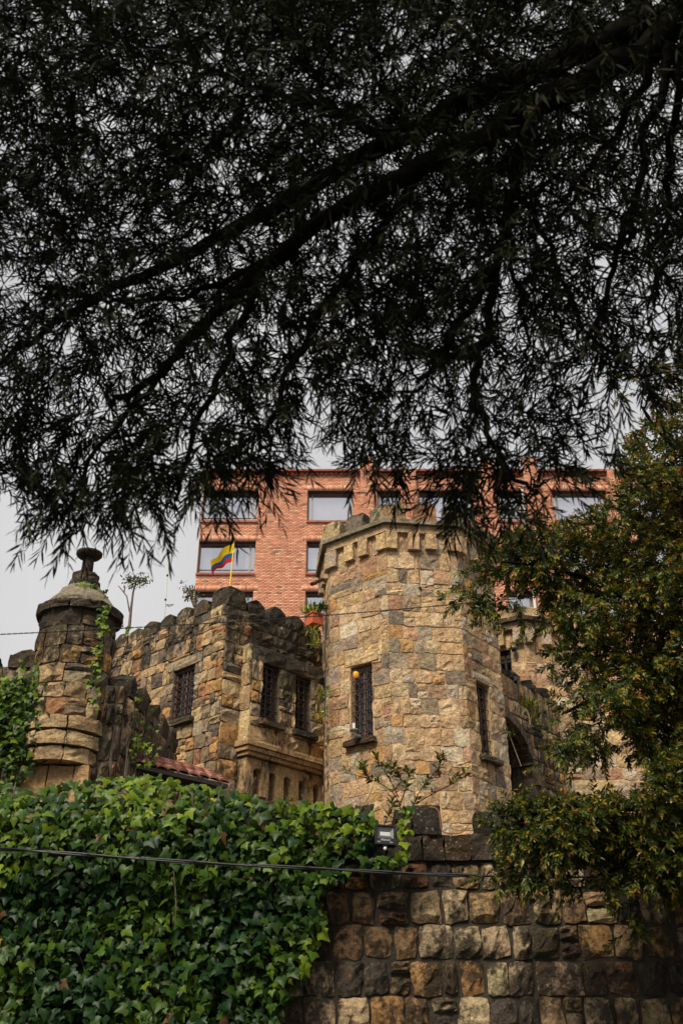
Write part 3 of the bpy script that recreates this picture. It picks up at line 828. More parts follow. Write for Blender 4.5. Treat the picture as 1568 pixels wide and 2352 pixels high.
# ------------------------------------------------------------------ small growth and cables on the wing
def bare_tree(name, label, path_px, Y, tips, nleaf, cols, Lr=(.06, .1)):
    b = np.array(pt(*path_px[0][0], Y)); r = thing(name, b, label, 'tree')
    tr = MB()
    for (i, pth) in enumerate(path_px):
        P = [np.array(pt(x, y, Y)) for x, y in pth]; tr.tube(P, [max(.006, (.035 if i == 0 else .018)*(1-.75*k/len(P))) for k in range(len(P))], 5)
    tr.build('trunk', M['twig'], r)
    P = []; 
    for (x, y, rad, n) in tips:
        c = np.array(pt(x, y, Y))
        q = c+rv(n, rad)*np.array((1, 1, .55)); P.append(q)
    P = np.concatenate(P); n = len(P)
    C = np.array(cols)[nr.integers(0, len(cols), n)]*nr.uniform(.6, 1.3, (n, 1))
    o = leaf_mesh('crown', P, rv(n)+np.array((0, 0, -.6)), rv(n), nr.uniform(*Lr, n), nr.uniform(.025, .04, n), C, OVAL, M['leaf'], r); o['kind'] = 'stuff'
    return r
DG = [(.06, .075, .02), (.11, .11, .03), (.16, .14, .04), (.04, .05, .015)]
bare_tree('young_tree', 'spindly young tree with one leafy tuft growing on the wing battlements', [[(297, 1445), (301, 1400), (306, 1360), (314, 1335)], [(298, 1405), (292, 1370), (278, 1352), (272, 1345)], [(314, 1337), (300, 1333), (290, 1332)], [(314, 1337), (325, 1332), (334, 1336)], [(285, 1360), (288, 1348)]], 18.0,
          [(315, 1330, .11, 140), (296, 1332, .07, 40), (328, 1336, .08, 60), (303, 1346, .05, 18)], 0, DG)
bare_tree('bush', 'small sparse bush growing on top of the wing battlements', [[(447, 1392), (440, 1372), (436, 1345)], [(441, 1376), (448, 1345)], [(438, 1370), (430, 1352)]], 17.6,
          [(434, 1352, .10, 60), (446, 1368, .08, 50), (432, 1372, .05, 25)], 0, DG)
def loops():
    b = np.array(pt(380, 1398, 18.0)); r = thing('coiled_cable', b, 'loose black cable coiled at the foot of the antenna', 'cable')
    P = [pt(380+14*(k/10)+5*sin(k*1.9), 1396-6*abs(sin(k*.7))-2, 18.0+.05*cos(k)) for k in range(14)]
    MB().tube(P, .006, 4).build('cable', M['cable'], r)
loops()

# ------------------------------------------------------------------ rear tower, arched wall and right-hand wall
def rear_tower():
    az = 17.0; ap = 1.62; cyf = 19.6
    bcn = pt(1280, 1600, cyf); cx = bcn[0]-sin(R(az))*ap; cy = bcn[1]+cos(R(az))*ap
    root = thing('castle_tower', (cx, cy, 2.9), 'smaller rear sandstone tower with corbels half hidden by the tree', 'tower')
    F = {k: (p, s) for k, p, s in octagon(cx, cy, ap, az, 0)}
    ztop = F[-1][0].px(1203, 1420)[1]; zc = ztop-.62
    pA, s = F[-1]; pB = F[0][0]
    w = pxrect(pA, 1140, 1496, 1178, 1560)
    slit = pxrect(pB, 1269, 1545, 1273, 1600)
    zs = courses(2.9, zc, .17, .30); items = []
    for k in (-2, -1, 0, 1, 2):
        p, s = F[k]; hl = {-1: [w], 0: [slit]}.get(k, [])
        core(p, 0, s, 2.9, ztop-.02, hl, M['mortar'], root)
        items += [(p, q, 1 if k in (-1, 0) else .3) for q in lay(p, 0, s, zs, .18, .42, hl) if q[2] > 3.5]
        items += [(p, q, .6) for q in lay(p, 0, s, [zc, zc+.36, ztop-.11], .14, .24, [], split=0)]
        for i in range(4):
            ww = .19; u = {0: ww*.5, 3: s-ww*.5}.get(i, s*(i+.5)/4)
            rock('corbel', p, u-ww/2, u+ww/2, zc+.03, zc+.37, -.02, .15, M['tower'], root, pal=PAL_T[:6], jit=.01)
    stones(items, M['tower'], root, PAL_T, prot=.022, gap=.006, rough=.012, round_=.5, limit=220)
    for (z0, z1, d, m) in ((zc+.375, ztop-.1, .13, 'tower'), (ztop-.096, ztop, .22, 'coping')):
        mb = MB(); oct_prism(mb, cx, cy, ap+d, az, z0, z1, (.4, .28, .16)); mb.build('cornice', M[m], root)
    mb = MB(); oct_prism(mb, cx, cy, ap-.3, az, 2.9, ztop-.2); mb.build('tower_body', M['black'], root)
    for k, p, s in octagon(cx, cy, ap+.19, az, 0):
        for (a, b) in ((.05, .5), (.85, s-.05)): rock('merlon', p, a, b, ztop, ztop+.28, -.3, -.03, M['greenstone'], root, jit=.02, top='hip')
    # plain window with black frame
    u0, u1, z0, z1 = w; fr = MB(); t = .045
    for r in ((u0, u0+t, z0, z1), (u1-t, u1, z0, z1), (u0+t, u1-t, z1-t*2, z1), (u0+t, u1-t, z0, z0+t), ((u0+u1)/2-.02, (u0+u1)/2+.02, z0+t, z1-2*t), (u0+t, (u0+u1)/2-.02, z0+.42, z0+.46), ((u0+u1)/2+.02, u1-t, z0+.42, z0+.46)):
        fr.sbox(pA, *r, -.12, -.07)
    wn = fr.build('window', M['black'], root)
    MB().sbox(pA, u0+.01, u1-.01, z0+.01, z1-.01, -.112, -.095).build('pane', M['pane'], wn)
    niche_back(pA, w, root, .2)
    # dome camera beside it
    p = np.array(pA(*pA.px(1184, 1495), .14)); r = thing('security_camera', p, 'dark dome security camera hanging on the rear tower wall', 'camera')
    MB().lathe(p, [(.005, -.075), (.045, -.06), (.06, -.01), (.062, .0)], 14).build('dome', M['glass'], r, smooth=True)
    MB().lathe(p, [(.068, .002), (.068, .03), (.05, .07), (.02, .1)], 14).build('housing', M['grey'], r, smooth=True)
    q = np.array(pA(*pA.px(1186, 1490), 0))
    MB().tube([p+(0, 0, .1), p+(0, 0, .14), q+(0, 0, .13)], .012, 6).build('arm', M['black'], r)
    p = np.array(pA(*pA.px(1143, 1484), .05)); r = thing('motion_sensor', p, 'tiny white sensor above the rear tower window', 'sensor')
    MB().box(p, (.04, .05, .06)).build('body', M['white'], r); MB().tube([p+(0, -.02, -.01), p+(0, -.05, -.03)], .018, 8).build('lens', M['grey'], r)
    return F
RT = rear_tower()
def arched_wall():
    x0, y0 = TF[1][0](TF[1][1], 0, -.1)[:2]
    pa = pt(1143, 1600, 17.1); sf = Plane(pa[0], 17.1, 52)
    Wd = 2.5; root = thing('arched_wall', (*sf(1, 0, 0)[:2], 2.9), 'dark mossy wall with a round arch joining the two towers', 'wall')
    top = sf.px(1160, 1552)[1]
    ua, za = sf.px(1146, 1640); ub, zb = sf.px(1225, 1755)
    cu = ua+.05; rr = ub-cu; spring = za-rr*.95
    def arch(u):
        q = (u-cu)/rr
        return spring+rr*.95*math.sqrt(max(0, 1-q*q)) if abs(q) < 1 else 2.9
    mb = MB(); n = 40; lo = -.5
    for i in range(n):
        a, b = lo+(Wd-lo)*i/n, lo+(Wd-lo)*(i+1)/n; za_ = arch((a+b)/2)
        mb.sbox(sf, a, b, za_, top, -.5, 0)
    mb.build('wall_core', M['darkmortar'], root)
    items = []
    for q in lay(sf, lo, Wd, courses(2.9, top, .18, .3), .14, .3):
        m = (q[0]+q[1])/2; z = max(arch(q[0]), arch(q[1]), arch(m))
        if q[3] > z+.08: items.append((sf, (q[0], q[1], max(q[2], z+.02), q[3]), 1))
    stones(items, M['rag'], root, PAL_D, prot=.05, rough=.025, gap=.01)
    for i in range(9):
        a0, a1 = pi*i/9, pi*(i+1)/9
        V = [sf(cu-cos(a)*(rr+e), spring+.95*sin(a)*(rr+e), d) for d in (.06, -.5) for e in (-.01, .16) for a in (a0+.01, a1-.01)]
        MB().add(V, [(0, 1, 3, 2), (4, 6, 7, 5), (0, 4, 5, 1), (2, 3, 7, 6), (0, 2, 6, 4), (1, 5, 7, 3)], (.17, .13, .09)).build('arch_stone', M['rag'], root)
    for (a, b, h) in ((.02, .34, .10), (.5, .95, .20), (1.15, 1.55, .2), (1.75, 2.1, .2)):
        rock('merlon', sf, a, b, top-.01, top+h, -.4, .03, M['coping'], root, top='gable', jit=.03)
    MB().sbox(sf, -.5, Wd, 2.9, top, -1.9, -1.8).build('passage_wall', M['blackmortar'], root)  # black colour stands in for the shade inside the passage
    # spot lights on it
    for (x, y) in ((1165, 1560), (1173, 1569)):
        p = np.array(sf(*sf.px(x, y), .12)); r = thing('spotlight', p, 'black round spotlight clamped on the arched wall, %s' % ('upper of the two' if y == 1560 else 'lower of the two with white lens'), 'spotlight', 'spotlights on the arched wall')
        MB().tube([p+(-.03, .03, .01), p+(.03, -.04, -.02)], [.03, .05], 10).build('housing', M['black'], r)
        MB().tube([p+(.031, -.042, -.021), p+(.034, -.048, -.024)], .042, 10).build('lens', M['grey'], r)
    p0 = pt(1151, 1640, 17.2); p1 = pt(1196, 1760, 17.2); r = thing('hanging_rope', p0, 'pale straight rope slanting across the dark arch opening', 'rope')
    MB().tube([p0, p1], .009, 5).build('rope', M['rope'], r)
    p = [pt(1205, 1627, 17.7), pt(1213, 1640, 17.7), pt(1217, 1665, 17.7)]
    tag(MB().tube(p, .011, 5).build('plastic_pipe', M['rope']), 'short bent white pipe below the bushy fern on the arched wall', 'pipe')
arched_wall()
def right_wall():
    a = pt(1215, 1700, 19.0); sf = Plane(a[0], 19.0, 4)
    root = thing('castle_wall', (*sf(2, 0, 0)[:2], 2.9), 'tan stone castle wall low on the right behind the leafy tree', 'wall')
    top = sf.px(1300, 1640)[1]
    core(sf, 0, 7, 2.9, top, [], M['mortar'], root, thick=.28)
    stones([(sf, q, 1) for q in lay(sf, 0, 7, courses(2.9, top, .2, .34), .22, .5)], M['tower'], root, PAL_T, prot=.028, gap=.008, limit=250)
right_wall()

# ------------------------------------------------------------------ round corner turret, terrace walls
TUX, TUY, TUR = -3.71, 12.45, .495
def turret():
    root = thing('corner_turret', (TUX, TUY, 4.0), 'round blackened stone corner turret with domed cap and rusty chimney', 'turret')
    sf = Cyl(TUX, TUY, TUR); zr = pt(170, 1388, 11.9)[2]; zb = 5.42
    zs = courses(zb, zr, .21, .30); c = 2*pi*TUR
    core(sf, -c*.5, c*.5, zb, zr, [], M['darkmortar'], root, thick=.15)
    it = []
    for q in lay(sf, -c*.36, c*.36, zs, .19, .34): it.append((sf, q, 1))
    stones(it, M['turret'], root, PAL_D, prot=.04, gap=.006, rough=.028, round_=.6)
    # rim stones
    n = 12; sr = Cyl(TUX, TUY, TUR)
    for i in range(n):
        a = c*(i/n-.5)
        rock('rim_stone', sr, a+.008, a+c/n-.008, zr-.03, zr+.10, -.12, .095, M['coping'], root, jit=.02)
    mb = MB(); mb.lathe((TUX, TUY, zr+.09), [(TUR+.05, 0), (.50, .07), (.44, .15), (.37, .24), (.31, .32), (.24, .38), (.20, .44)], 22, col=(.24, .2, .14), jit=.016); mb.build('dome', M['greenstone'], root)
    zz = zr+.50
    for (z0, z1, r) in ((zz-.05, zz+.08, .20), (zz+.08, zz+.20, .17)):
        n = 6; s2 = Cyl(TUX, TUY, r)
        for i in range(n):
            a = 2*pi*r*(i/n-.5); rock('neck_stone', s2, a+.004, a+2*pi*r/n-.004, z0, z1, -.12, .02, M['coping'], root, jit=.014)
    zp = zz+.18
    pp = MB(); pp.lathe((TUX, TUY, zp), [(.088, -.05), (.084, .12), (.08, .33)], 14); o = pp.build('chimney_pipe', M['rust'], root, smooth=True)
    pp = MB(); pp.lathe((TUX, TUY, zp+.30), [(.07, -.02), (.16, .02), (.19, .055), (.19, .09), (.10, .13), (.03, .14)], 18); pp.build('chimney_cap', M['rust'], root, smooth=True)
    # stepped corbel rings underneath
    z = zb
    for k, (r, h) in enumerate(((TUR+.01, .20), (TUR-.005, .20), (TUR-.04, .20))):
        n = 9; s2 = Cyl(TUX-.0*k, TUY, r); c2 = 2*pi*r; z0 = z-h
        for i in range(n):
            a = c2*(i/n-.5)
            rock('corbel_ring', s2, a+.006, a+c2/n-.006, z0+.022, z-.010, -.16, .085-.0*k, M['turret'], root, jit=.014, pal=PAL_D[:2])
        z = z0
    for i, (a, b) in enumerate(((-.34, -.03), (-.02, .30), (.31, .5))):
        rock('pedestal_stone', Plane(TUX, TUY-.28, 0), a, b, z-.75, z-.01, -.3, .06, M['tower'], root, jit=.012, col=(.48, .30, .14), )
    return zr
ZR = turret()
def terrace_walls():
    YT = 12.25
    top = pt(30, 1500, YT)[2]
    r = thing('terrace_wall', (-5, YT, 2.9), 'dark stone terrace wall with a battlement at the left picture edge', 'wall')
    sf = Plane(-7.5, YT, 0); e = 7.5-3.9
    core(sf, 0, e, 2.9, top-.2, [], M['darkmortar'], r)
    stones([(sf, q, 1) for q in lay(sf, 0, e, courses(4.6, top-.2, .2, .3), .2, .36)], M['turret'], r, PAL_D, prot=.05, rough=.025, gap=.01)
    u = e-.62
    while u > 0: rock('merlon', sf, u, u+.44, top-.22, top+.04, -.3, .04, M['coping'], r, jit=.02, top='gable'); u -= .62
    # the side wall running back towards the wing
    x0 = -2.92; L = 3.0
    s2 = Plane(x0, 12.35, 86)
    zt = s2.px(292, 1590)[1]-.05
    r = thing('terrace_wall', (x0, 13.8, 2.9), 'ragged stone side wall with hanging roots running back behind the turret', 'wall')
    core(s2, 0, L, 2.9, zt-.01, [], M['darkmortar'], r)
    stones([(s2, q, 1) for q in lay(s2, 0, L, courses(3.6, zt, .3, .6), .10, .22)], M['rag'], r, PAL_D, prot=.07, rough=.05, gap=.012)
    s3 = Plane(x0-.32, 12.3, 6)
    core(s3, -.25, .3, 2.9, zt+.1, [], M['darkmortar'], r, thick=.2)
    stones([(s3, q, 1) for q in lay(s3, -.25, .33, courses(3.6, zt+.1, .25, .5), .1, .2)], M['rag'], r, PAL_D, prot=.06, rough=.04, gap=.012)
    for i in range(5):
        rock('merlon', s2, .06+i*.6, .46+i*.6, zt-.01, zt+.36, -.3, .06, M['coping'], r, jit=.035, top='gable')
    # hanging roots over it
    mb = MB()
    for i in range(70):
        u = rng.uniform(.02, L*.9); z = zt+rng.uniform(-.3, .15); P = []
        for k in range(7): P.append(s2(u+.04*sin(k*1.3+i)+.012*k*rng.uniform(-1, 1), z-k*rng.uniform(.12, .2), .09+.02*sin(k+i)))
        mb.tube(P, .006, 4)
    mb.build('hanging_roots', M['twig'], r)['kind'] = 'stuff'
terrace_walls()

def tile_roof():
    a = np.array(pt(310, 1752, 12.95)); b = np.array(pt(527, 1790, 14.1)); L = np.linalg.norm((b-a)[:2]); z = min(a[2], b[2])
    az = math.degrees(math.atan2(b[1]-a[1], b[0]-a[0])); sf = Plane(a[0], a[1], az)
    r = thing('tiled_roof', (a[0], a[1], 2.9), 'small red clay tile roof above the ivy below the wing', 'roof')
    n = 9; sl = .36
    for row in range(5):
        for i in range(n):
            w = L/n; u = (i+(.5 if row % 2 else 0))*w; m = 6; V = []; jj = rng.uniform(-.008, .008)
            rowz = z+row*.135*sl+.02*row; d = -row*.15
            for e in range(2):
                for th in (0, .018):
                    for k in range(m+1):
                        q = pi*k/m
                        V.append(sf(u+w*.5-w*.51*cos(q), rowz+e*.24*sl+(.035+th)*sin(q)+th+jj, d-e*.24))
            k1 = m+1; F = []
            for k in range(m):
                F += [(k, k+1, 2*k1+k+1, 2*k1+k), (k1+k, 3*k1+k, 3*k1+k+1, k1+k+1), (k, k1+k, k1+k+1, k+1), (2*k1+k, 2*k1+k+1, 3*k1+k+1, 3*k1+k)]
            F += [(0, 2*k1, 3*k1, k1), (m, k1+m, 3*k1+m, 2*k1+m)]
            c = np.array(rng.choice([(.24, .075, .05), (.30, .10, .065), (.18, .06, .042), (.27, .12, .085)]))*rng.uniform(.8, 1.15)
            MB().add(V, F, tuple(c)).build('tile', M['tile'], r)
    MB().sbox(sf, 0.02, L, z-.06, z-.005, -.75, -.02).build('rafter_board', M['iron'], r)
    MB().sbox(sf, 0.1, L-.1, 2.9, z-.06, -.8, -.35).build('shed_wall', M['iron'], r)
tile_roof()

# ------------------------------------------------------------------ front garden wall
GYW = 9.0
def garden_wall():
    sf = Plane(-6.5, GYW, 0)
    r = thing('garden_wall', (0, GYW, 0), 'rough stone garden wall in the foreground, bare on the right and ivy covered left', 'wall')
    top = sf.px(1040, 1919)[1]
    rows_px = [1919, 1979, 2044, 2124, 2205, 2288, 2375]; zs = [sf.px(1040, y)[1] for y in rows_px]
    zz = list(reversed(zs))
    while zz[0] > .1: zz.insert(0, zz[0]-.33)
    zz[0] = 0
    core(sf, 0, 13, 0, top-.02, [], M['blackmortar'], r, thick=.5)
    ul = sf.px(600, 2100)[0]
    body = lay(sf, ul, 11.6, [z for z in zz if z <= zs[1]+1e-6], .15, .29, split=.12)
    stones([(sf, q, 1) for q in body if q[3] > .9], M['garden'], r, PAL_G, prot=.050, gap=.012, rough=.019, nx=4, nz=4, round_=.35)
    # dark coping course
    u = ul
    while u < 11.5:
        w = rng.uniform(.16, .34); rock('coping_stone', sf, u+.006, u+w-.006, zs[1]+.004, top, -.3, .055, M['coping'], r, jit=.018); u += w
    # merlons in pixel measured places
    for (x0, x1, y) in ((905, 1010, 1850), (790, 856, 1846), (1092, 1190, 1850), (1290, 1390, 1850), (1480, 1580, 1850), (640, 720, 1850), (500, 600, 1850), (360, 460, 1850), (200, 310, 1850), (40, 150, 1850)):
        a, b = sf.px(x0, 1880)[0], sf.px(x1, 1880)[0]; zt = sf.px((x0+x1)/2, y+6)[1]
        m = a+(b-a)*.36
        rock('merlon', sf, a, m-.006, top, zt-.03, -.3, .05, M['coping'], r, jit=.02)
        rock('merlon', sf, m+.006, b, top, zt, -.3, .07, M['coping'], r, jit=.02)
    return sf, top
GS, GTOP = garden_wall()

# orange hose over the wall, with the gutter by the merlon
def smooth_path(K, it=2):
    K = np.array(K, float)
    for _ in range(it):
        Q = [K[0]]
        for a, b in zip(K[:-1], K[1:]): Q += [a*.75+b*.25, a*.25+b*.75]
        Q.append(K[-1]); K = np.array(Q)
    return K
def hose():
    P = [pt(985, 1853, 8.86), pt(1003, 1856, 8.84), pt(1009, 1870, 8.84), pt(1011, 1900, 8.84), pt(1016, 1912, 8.84), pt(1040, 1915, 8.84), pt(1062, 1913, 8.84), pt(1075, 1895, 8.84)]
    tag(MB().tube(smooth_path(P), .0055, 6).build('hose', mat('orange_hose', (.24, .11, .05), .6)), 'thin orange cable looped over the garden wall battlement', 'cable')
hose()

# ------------------------------------------------------------------ flood light
def floodlight():
    c = np.array(pt(884, 1919, 8.62)); r = thing('floodlight', c, 'square black LED floodlight with motion sensor mounted on the ivy wall', 'floodlight')
    r.rotation_euler = (R(-14), R(3), R(4)); r.scale = (.88, .88, .88)
    s = .205
    def part(mb, name, m, par=None): 
        o = mb.build(name, M[m]); o.parent = par or r; return o
    mb = MB(); h = s/2; t = .016
    mb.box((0, .03, 0), (s, .03, s)); part(mb, 'housing', 'black')
    mb = MB()
    for (x, z, a, b) in ((-h+t/2, 0, t, s), (h-t/2, 0, t, s), (0, h-t/2, s-2*t, t), (0, -h+t/2, s-2*t, t)): mb.box((x, -.006, z), (a, .042, b))
    part(mb, 'bezel', 'black')
    # tapered reflector, set in the upper part
    mb = MB(); x1, z1, z0 = h-t-.004, h-t-.004, -.036; x2, za, zb = .05, z1-.04, z0+.04
    V = [(-x1, -.012, z0), (x1, -.012, z0), (x1, -.012, z1), (-x1, -.012, z1), (-x2, .012, zb), (x2, .012, zb), (x2, .012, za), (-x2, .012, za)]
    mb.add(V, [(0, 4, 7, 3), (1, 2, 6, 5), (3, 7, 6, 2)]); part(mb, 'reflector', 'grey')
    mb = MB(); mb.add(V, [(4, 5, 6, 7)]); part(mb, 'led_panel', 'led')
    for k in range(5):
        t0, t1 = k/5, (k+.62)/5
        q = lambda t, s_: ((x1+(x2-x1)*t)*s_, -.012+.024*t-.003, z0+(zb-z0)*t)
        o = MB().add([q(t0, -1), q(t0, 1), q(t1, 1), q(t1, -1)], [(0, 1, 2, 3)]); part(o, 'reflection_strip', 'glint')  # bright strips stand in for white reflections on the reflector
    mb = MB(); mb.box((0, -.012, -.062), (s-2*t, .012, .050)); part(mb, 'label_panel', 'black')
    for (txt, x, z, sz) in (('AStrom', .002, -.062, .030), ('50W', -.062, -.081, .017), ('IP66', .060, -.081, .017)):
        cu = bpy.data.curves.new('lettering', 'FONT'); cu.body = txt; cu.size = sz; cu.align_x = 'CENTER'; cu.extrude = .0006
        tmp = bpy.data.objects.new('tmp', cu); me = bpy.data.meshes.new_from_object(tmp); bpy.data.objects.remove(tmp); me.materials.append(M['grey2']); o = bpy.data.objects.new('lettering', me); link(o, r); o.location = (x, -.0192, z); o.rotation_euler = (R(90), 0, 0)
    mb = MB(); mb.box((0, .0, -h-.012), (.045, .03, .022)); sn = part(mb, 'sensor_mount', 'black')
    mb = MB(); mb.lathe((0, -.008, -h-.055), [(.004, 0), (.014, .006), (.018, .018), (.016, .030)], 12); part(mb, 'sensor', 'white')
    mb = MB()
    for x in (-h-.008, h+.008): mb.box((x, .06, 0), (.008, .14, .03))
    mb.box((0, .132, 0), (s+.03, .01, .03)); part(mb, 'bracket', 'black')
M['grey2'] = mat('grey_lettering', (.5, .5, .52), .5)
floodlight()

# ------------------------------------------------------------------ overhead cables
def cables():
    P = []; Y = 8.45
    keys = [(-60, 1948), (60, 1953), (250, 1967), (500, 1984), (750, 1996), (930, 2006), (1100, 2012), (1300, 2015), (1450, 2013), (1640, 2008)]
    keys = [pt(x, y, Y-(.35 if x < 0 else .0)) for x, y in keys]
    r = thing('power_cable', keys[4], 'thick black twisted power cable crossing in front of the ivy wall', 'cable')
    def interp(K, n):
        K = np.array(K); t = np.linspace(0, len(K)-1, n); i = np.clip(t.astype(int), 0, len(K)-2); f = (t-i)[:, None]
        return K[i]*(1-f)+K[i+1]*f
    Q = interp(keys, 80)
    for k in range(2):
        P = [q+np.array((0, .006*cos(i*.35+pi*k), .0075*sin(i*.35+pi*k))) for i, q in enumerate(Q)]
        MB().tube(P, .0085, 6).build('conductor', M['cable'], r, smooth=True)
    Q2 = interp(keys, 500)
    P = [q+np.array((0, .019*cos(i*.22), .019*sin(i*.22))) for i, q in enumerate(Q2)]
    MB().tube(P, .0016, 3, caps=False).build('lashing_wire', M['twine'], r)
    K = [pt(-40, 1459, 11.4), pt(150, 1450, 11.4), pt(300, 1442, 11.5), pt(574, 1426, 11.6), pt(718, 1416, 11.7), pt(900, 1401, 11.8), pt(1177, 1376, 12), pt(1500, 1352, 12)]
    Q = interp(K, 700); r = thing('service_wire', K[3], 'thin twisted black service wire strung across the castle', 'wire')
    for k in range(2):
        P = [q+np.array((0, .006*cos(i*.45+pi*k), .006*sin(i*.45+pi*k))) for i, q in enumerate(Q)]
        MB().tube(P, .0048, 4, caps=False).build('strand', M['cable'], r)
    K = [pt(741, 1400, 15.9), pt(745, 1440, 15.85), pt(748, 1520, 15.8), pt(746, 1640, 15.8), pt(743, 1720, 15.75), pt(744, 1850, 15.7)]
    tag(MB().tube(interp(K, 24), .010, 5).build('drop_cable', M['cable']), 'grey vertical cable running down the joint beside the tower', 'cable')
cables()

# ------------------------------------------------------------------ ivy
def inside(poly, x, y):
    poly = np.array(poly); n = len(poly); c = np.zeros(len(x), bool); j = n-1
    for i in range(n):
        xi, yi = poly[i]; xj, yj = poly[j]
        m = ((yi > y) != (yj > y)) & (x < (xj-xi)*(y-yi)/(yj-yi+1e-12)+xi); c ^= m; j = i
    return c
def sample_poly(poly, n):
    poly = np.array(poly); lo, hi = poly.min(0), poly.max(0); X = []; Y = []
    while sum(map(len, X)) < n:
        x = nr.uniform(lo[0], hi[0], n); y = nr.uniform(lo[1], hi[1], n); k = inside(poly, x, y); X.append(x[k]); Y.append(y[k])
    return np.concatenate(X)[:n], np.concatenate(Y)[:n]
def rays(x, y):
    X = (x-784)/FPX; Yv = (1176-y)/FPX
    return np.stack([X, cos(TH)-Yv*sin(TH), sin(TH)+Yv*cos(TH)], 1)
IVC = np.array([(.023, .053, .006), (.041, .082, .007), (.078, .128, .009), (.14, .195, .012), (.012, .036, .010), (.30, .27, .02), (.11, .06, .025)])
def ivy_wall():
    r = thing('ivy', (-2.2, GYW, 0), 'dense green ivy covering the left half of the garden wall', 'ivy')
    poly = [(-90, 1800), (0, 1792), (60, 1812), (130, 1800), (200, 1790), (290, 1776), (370, 1782), (430, 1796), (500, 1808), (560, 1822), (625, 1845), (690, 1826), (735, 1850), (790, 1852), (850, 1858),
            (858, 1890), (850, 1950), (860, 1968), (920, 1965), (932, 1978), (860, 1995), (800, 2006), (752, 2030), (738, 2060), (742, 2120), (728, 2180), (700, 2240), (655, 2290), (636, 2330), (620, 2400), (-90, 2400)]
    n = 7000
    x, y = sample_poly(poly, n)
    sparse = (x > 700) & (y < 2000) & (nr.random(n) < .45); x, y = x[~sparse], y[~sparse]; n = len(x)
    # loose clumps
    bl = .10*np.sin(x*.021+1)*np.sin(y*.027)+.07*np.sin(x*.05+y*.03)
    bump = np.clip((1960-y)/200, 0, 1); hedge = np.clip(1-(x-560)/180, 0, 1)
    Yd = GYW-.09-.10*(bl+.12)-nr.random(n)**1.5*.26-.10*hedge*np.sin(np.clip((2080-y)/260, 0, 1)*pi)
    back = np.clip((1850-y)/80, 0, 1)*hedge
    Yd = Yd+back*.45*nr.uniform(.6, 1.2, n)
    d = rays(x, y); P = CAM+d*(Yd/d[:, 1])[:, None]
    D = np.stack([nr.normal(0, .65, n), nr.normal(-.3, .3, n), -np.abs(nr.normal(.75, .4, n))], 1)
    N = np.stack([nr.normal(0, .5, n), -1.0+nr.normal(0, .3, n), .5+.6*back+nr.normal(0, .5, n)], 1)
    L = nr.uniform(.060, .116, n)*np.where(nr.random(n) < .25, .7, 1)
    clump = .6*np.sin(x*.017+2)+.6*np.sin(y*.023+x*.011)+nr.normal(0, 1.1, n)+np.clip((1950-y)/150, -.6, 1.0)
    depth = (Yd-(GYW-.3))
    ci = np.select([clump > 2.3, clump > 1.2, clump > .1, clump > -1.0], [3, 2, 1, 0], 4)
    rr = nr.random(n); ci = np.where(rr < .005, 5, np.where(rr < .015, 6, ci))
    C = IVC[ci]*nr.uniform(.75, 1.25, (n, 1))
    front = np.argsort(Yd)[:3000]; front = [i for i in front if 0 < x[i] < 1568 and y[i] < 2340]; front = sorted(front, key=lambda i: -L[i])[:300]
    fs = np.zeros(n, bool); fs[front] = True
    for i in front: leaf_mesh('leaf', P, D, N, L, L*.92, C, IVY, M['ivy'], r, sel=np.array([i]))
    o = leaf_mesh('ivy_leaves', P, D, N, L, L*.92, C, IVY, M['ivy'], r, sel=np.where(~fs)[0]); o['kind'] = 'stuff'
    # runner stems
    mb = MB()
    for i in range(120):
        x0, y0 = rng.uniform(0, 860), rng.uniform(1880, 2330); yy = GYW-.1-rng.uniform(0, .05); a = rng.uniform(-1, 1); q = []
        if not inside(poly, np.array([x0]), np.array([y0]))[0]: continue
        for k in range(6): q.append(pt(x0+a*k*12+rng.uniform(-5, 5), y0-k*22, yy-rng.uniform(0, .05)-(.06 if i % 4 == 0 else 0)))
        mb.tube(q, .004, 4)
    P = [pt(398, 1990, 8.55), pt(403, 2040, 8.6), pt(405, 2090, 8.62), pt(402, 2130, 8.68)]
    mb.tube(P, .006, 5); mb.build('stems', M['twig'], r)['kind'] = 'stuff'
    # hedge body: woody mass under the leaves so that nothing shows through
    mb = MB(); a = GS.px(-120, 2000)[0]; b = GS.px(640, 1950)[0]
    mb.sbox(GS, a, b, GTOP-.15, GTOP+.28, -.3, .1); mb.build('woody_mass', mat('dark_ivy_wood', (.02, .022, .012), .95, bump=(20, .8)), r)
ivy_wall()
def ivy_patch(label, pts_px, Y, n, spread, Lr=(.05, .10), bright=.0):
    b = np.array(pt(*pts_px[0], Y)); r = thing('ivy', b, label, 'ivy')
    K = np.array([pt(x, y, Y) for x, y in pts_px]); t = nr.uniform(0, len(K)-1, n); i = np.clip(t.astype(int), 0, len(K)-2); f = (t-i)[:, None]
    P = K[i]*(1-f)+K[i+1]*f+rv(n, spread)*np.array((1, .35, .8))+np.array((0, -.05, 0))
    D = rv(n, .5)+np.array((0, -.3, -1)); N = rv(n, .35)+np.array((0, -1, .5)); L = nr.uniform(*Lr, n)
    C = IVC[np.where(nr.random(n) < bright, 3, nr.integers(0, 5, n))]*nr.uniform(.7, 1.2, (n, 1))
    o = leaf_mesh('ivy_leaves', P, D, N, L, L, C, IVY, M['ivy'], r); o['kind'] = 'stuff'
    MB().tube([K[0]+(K[1]-K[0])*0]+[k+rv(1, .01)[0] for k in K[1:]], .006, 4).build('stem', M['twig'], r)
ivy_patch('ivy climbing the terrace wall left of the round turret', [(-20, 1600), (30, 1600), (20, 1680), (60, 1570), (40, 1760), (70, 1640), (10, 1740)], 12.05, 1500, .16)
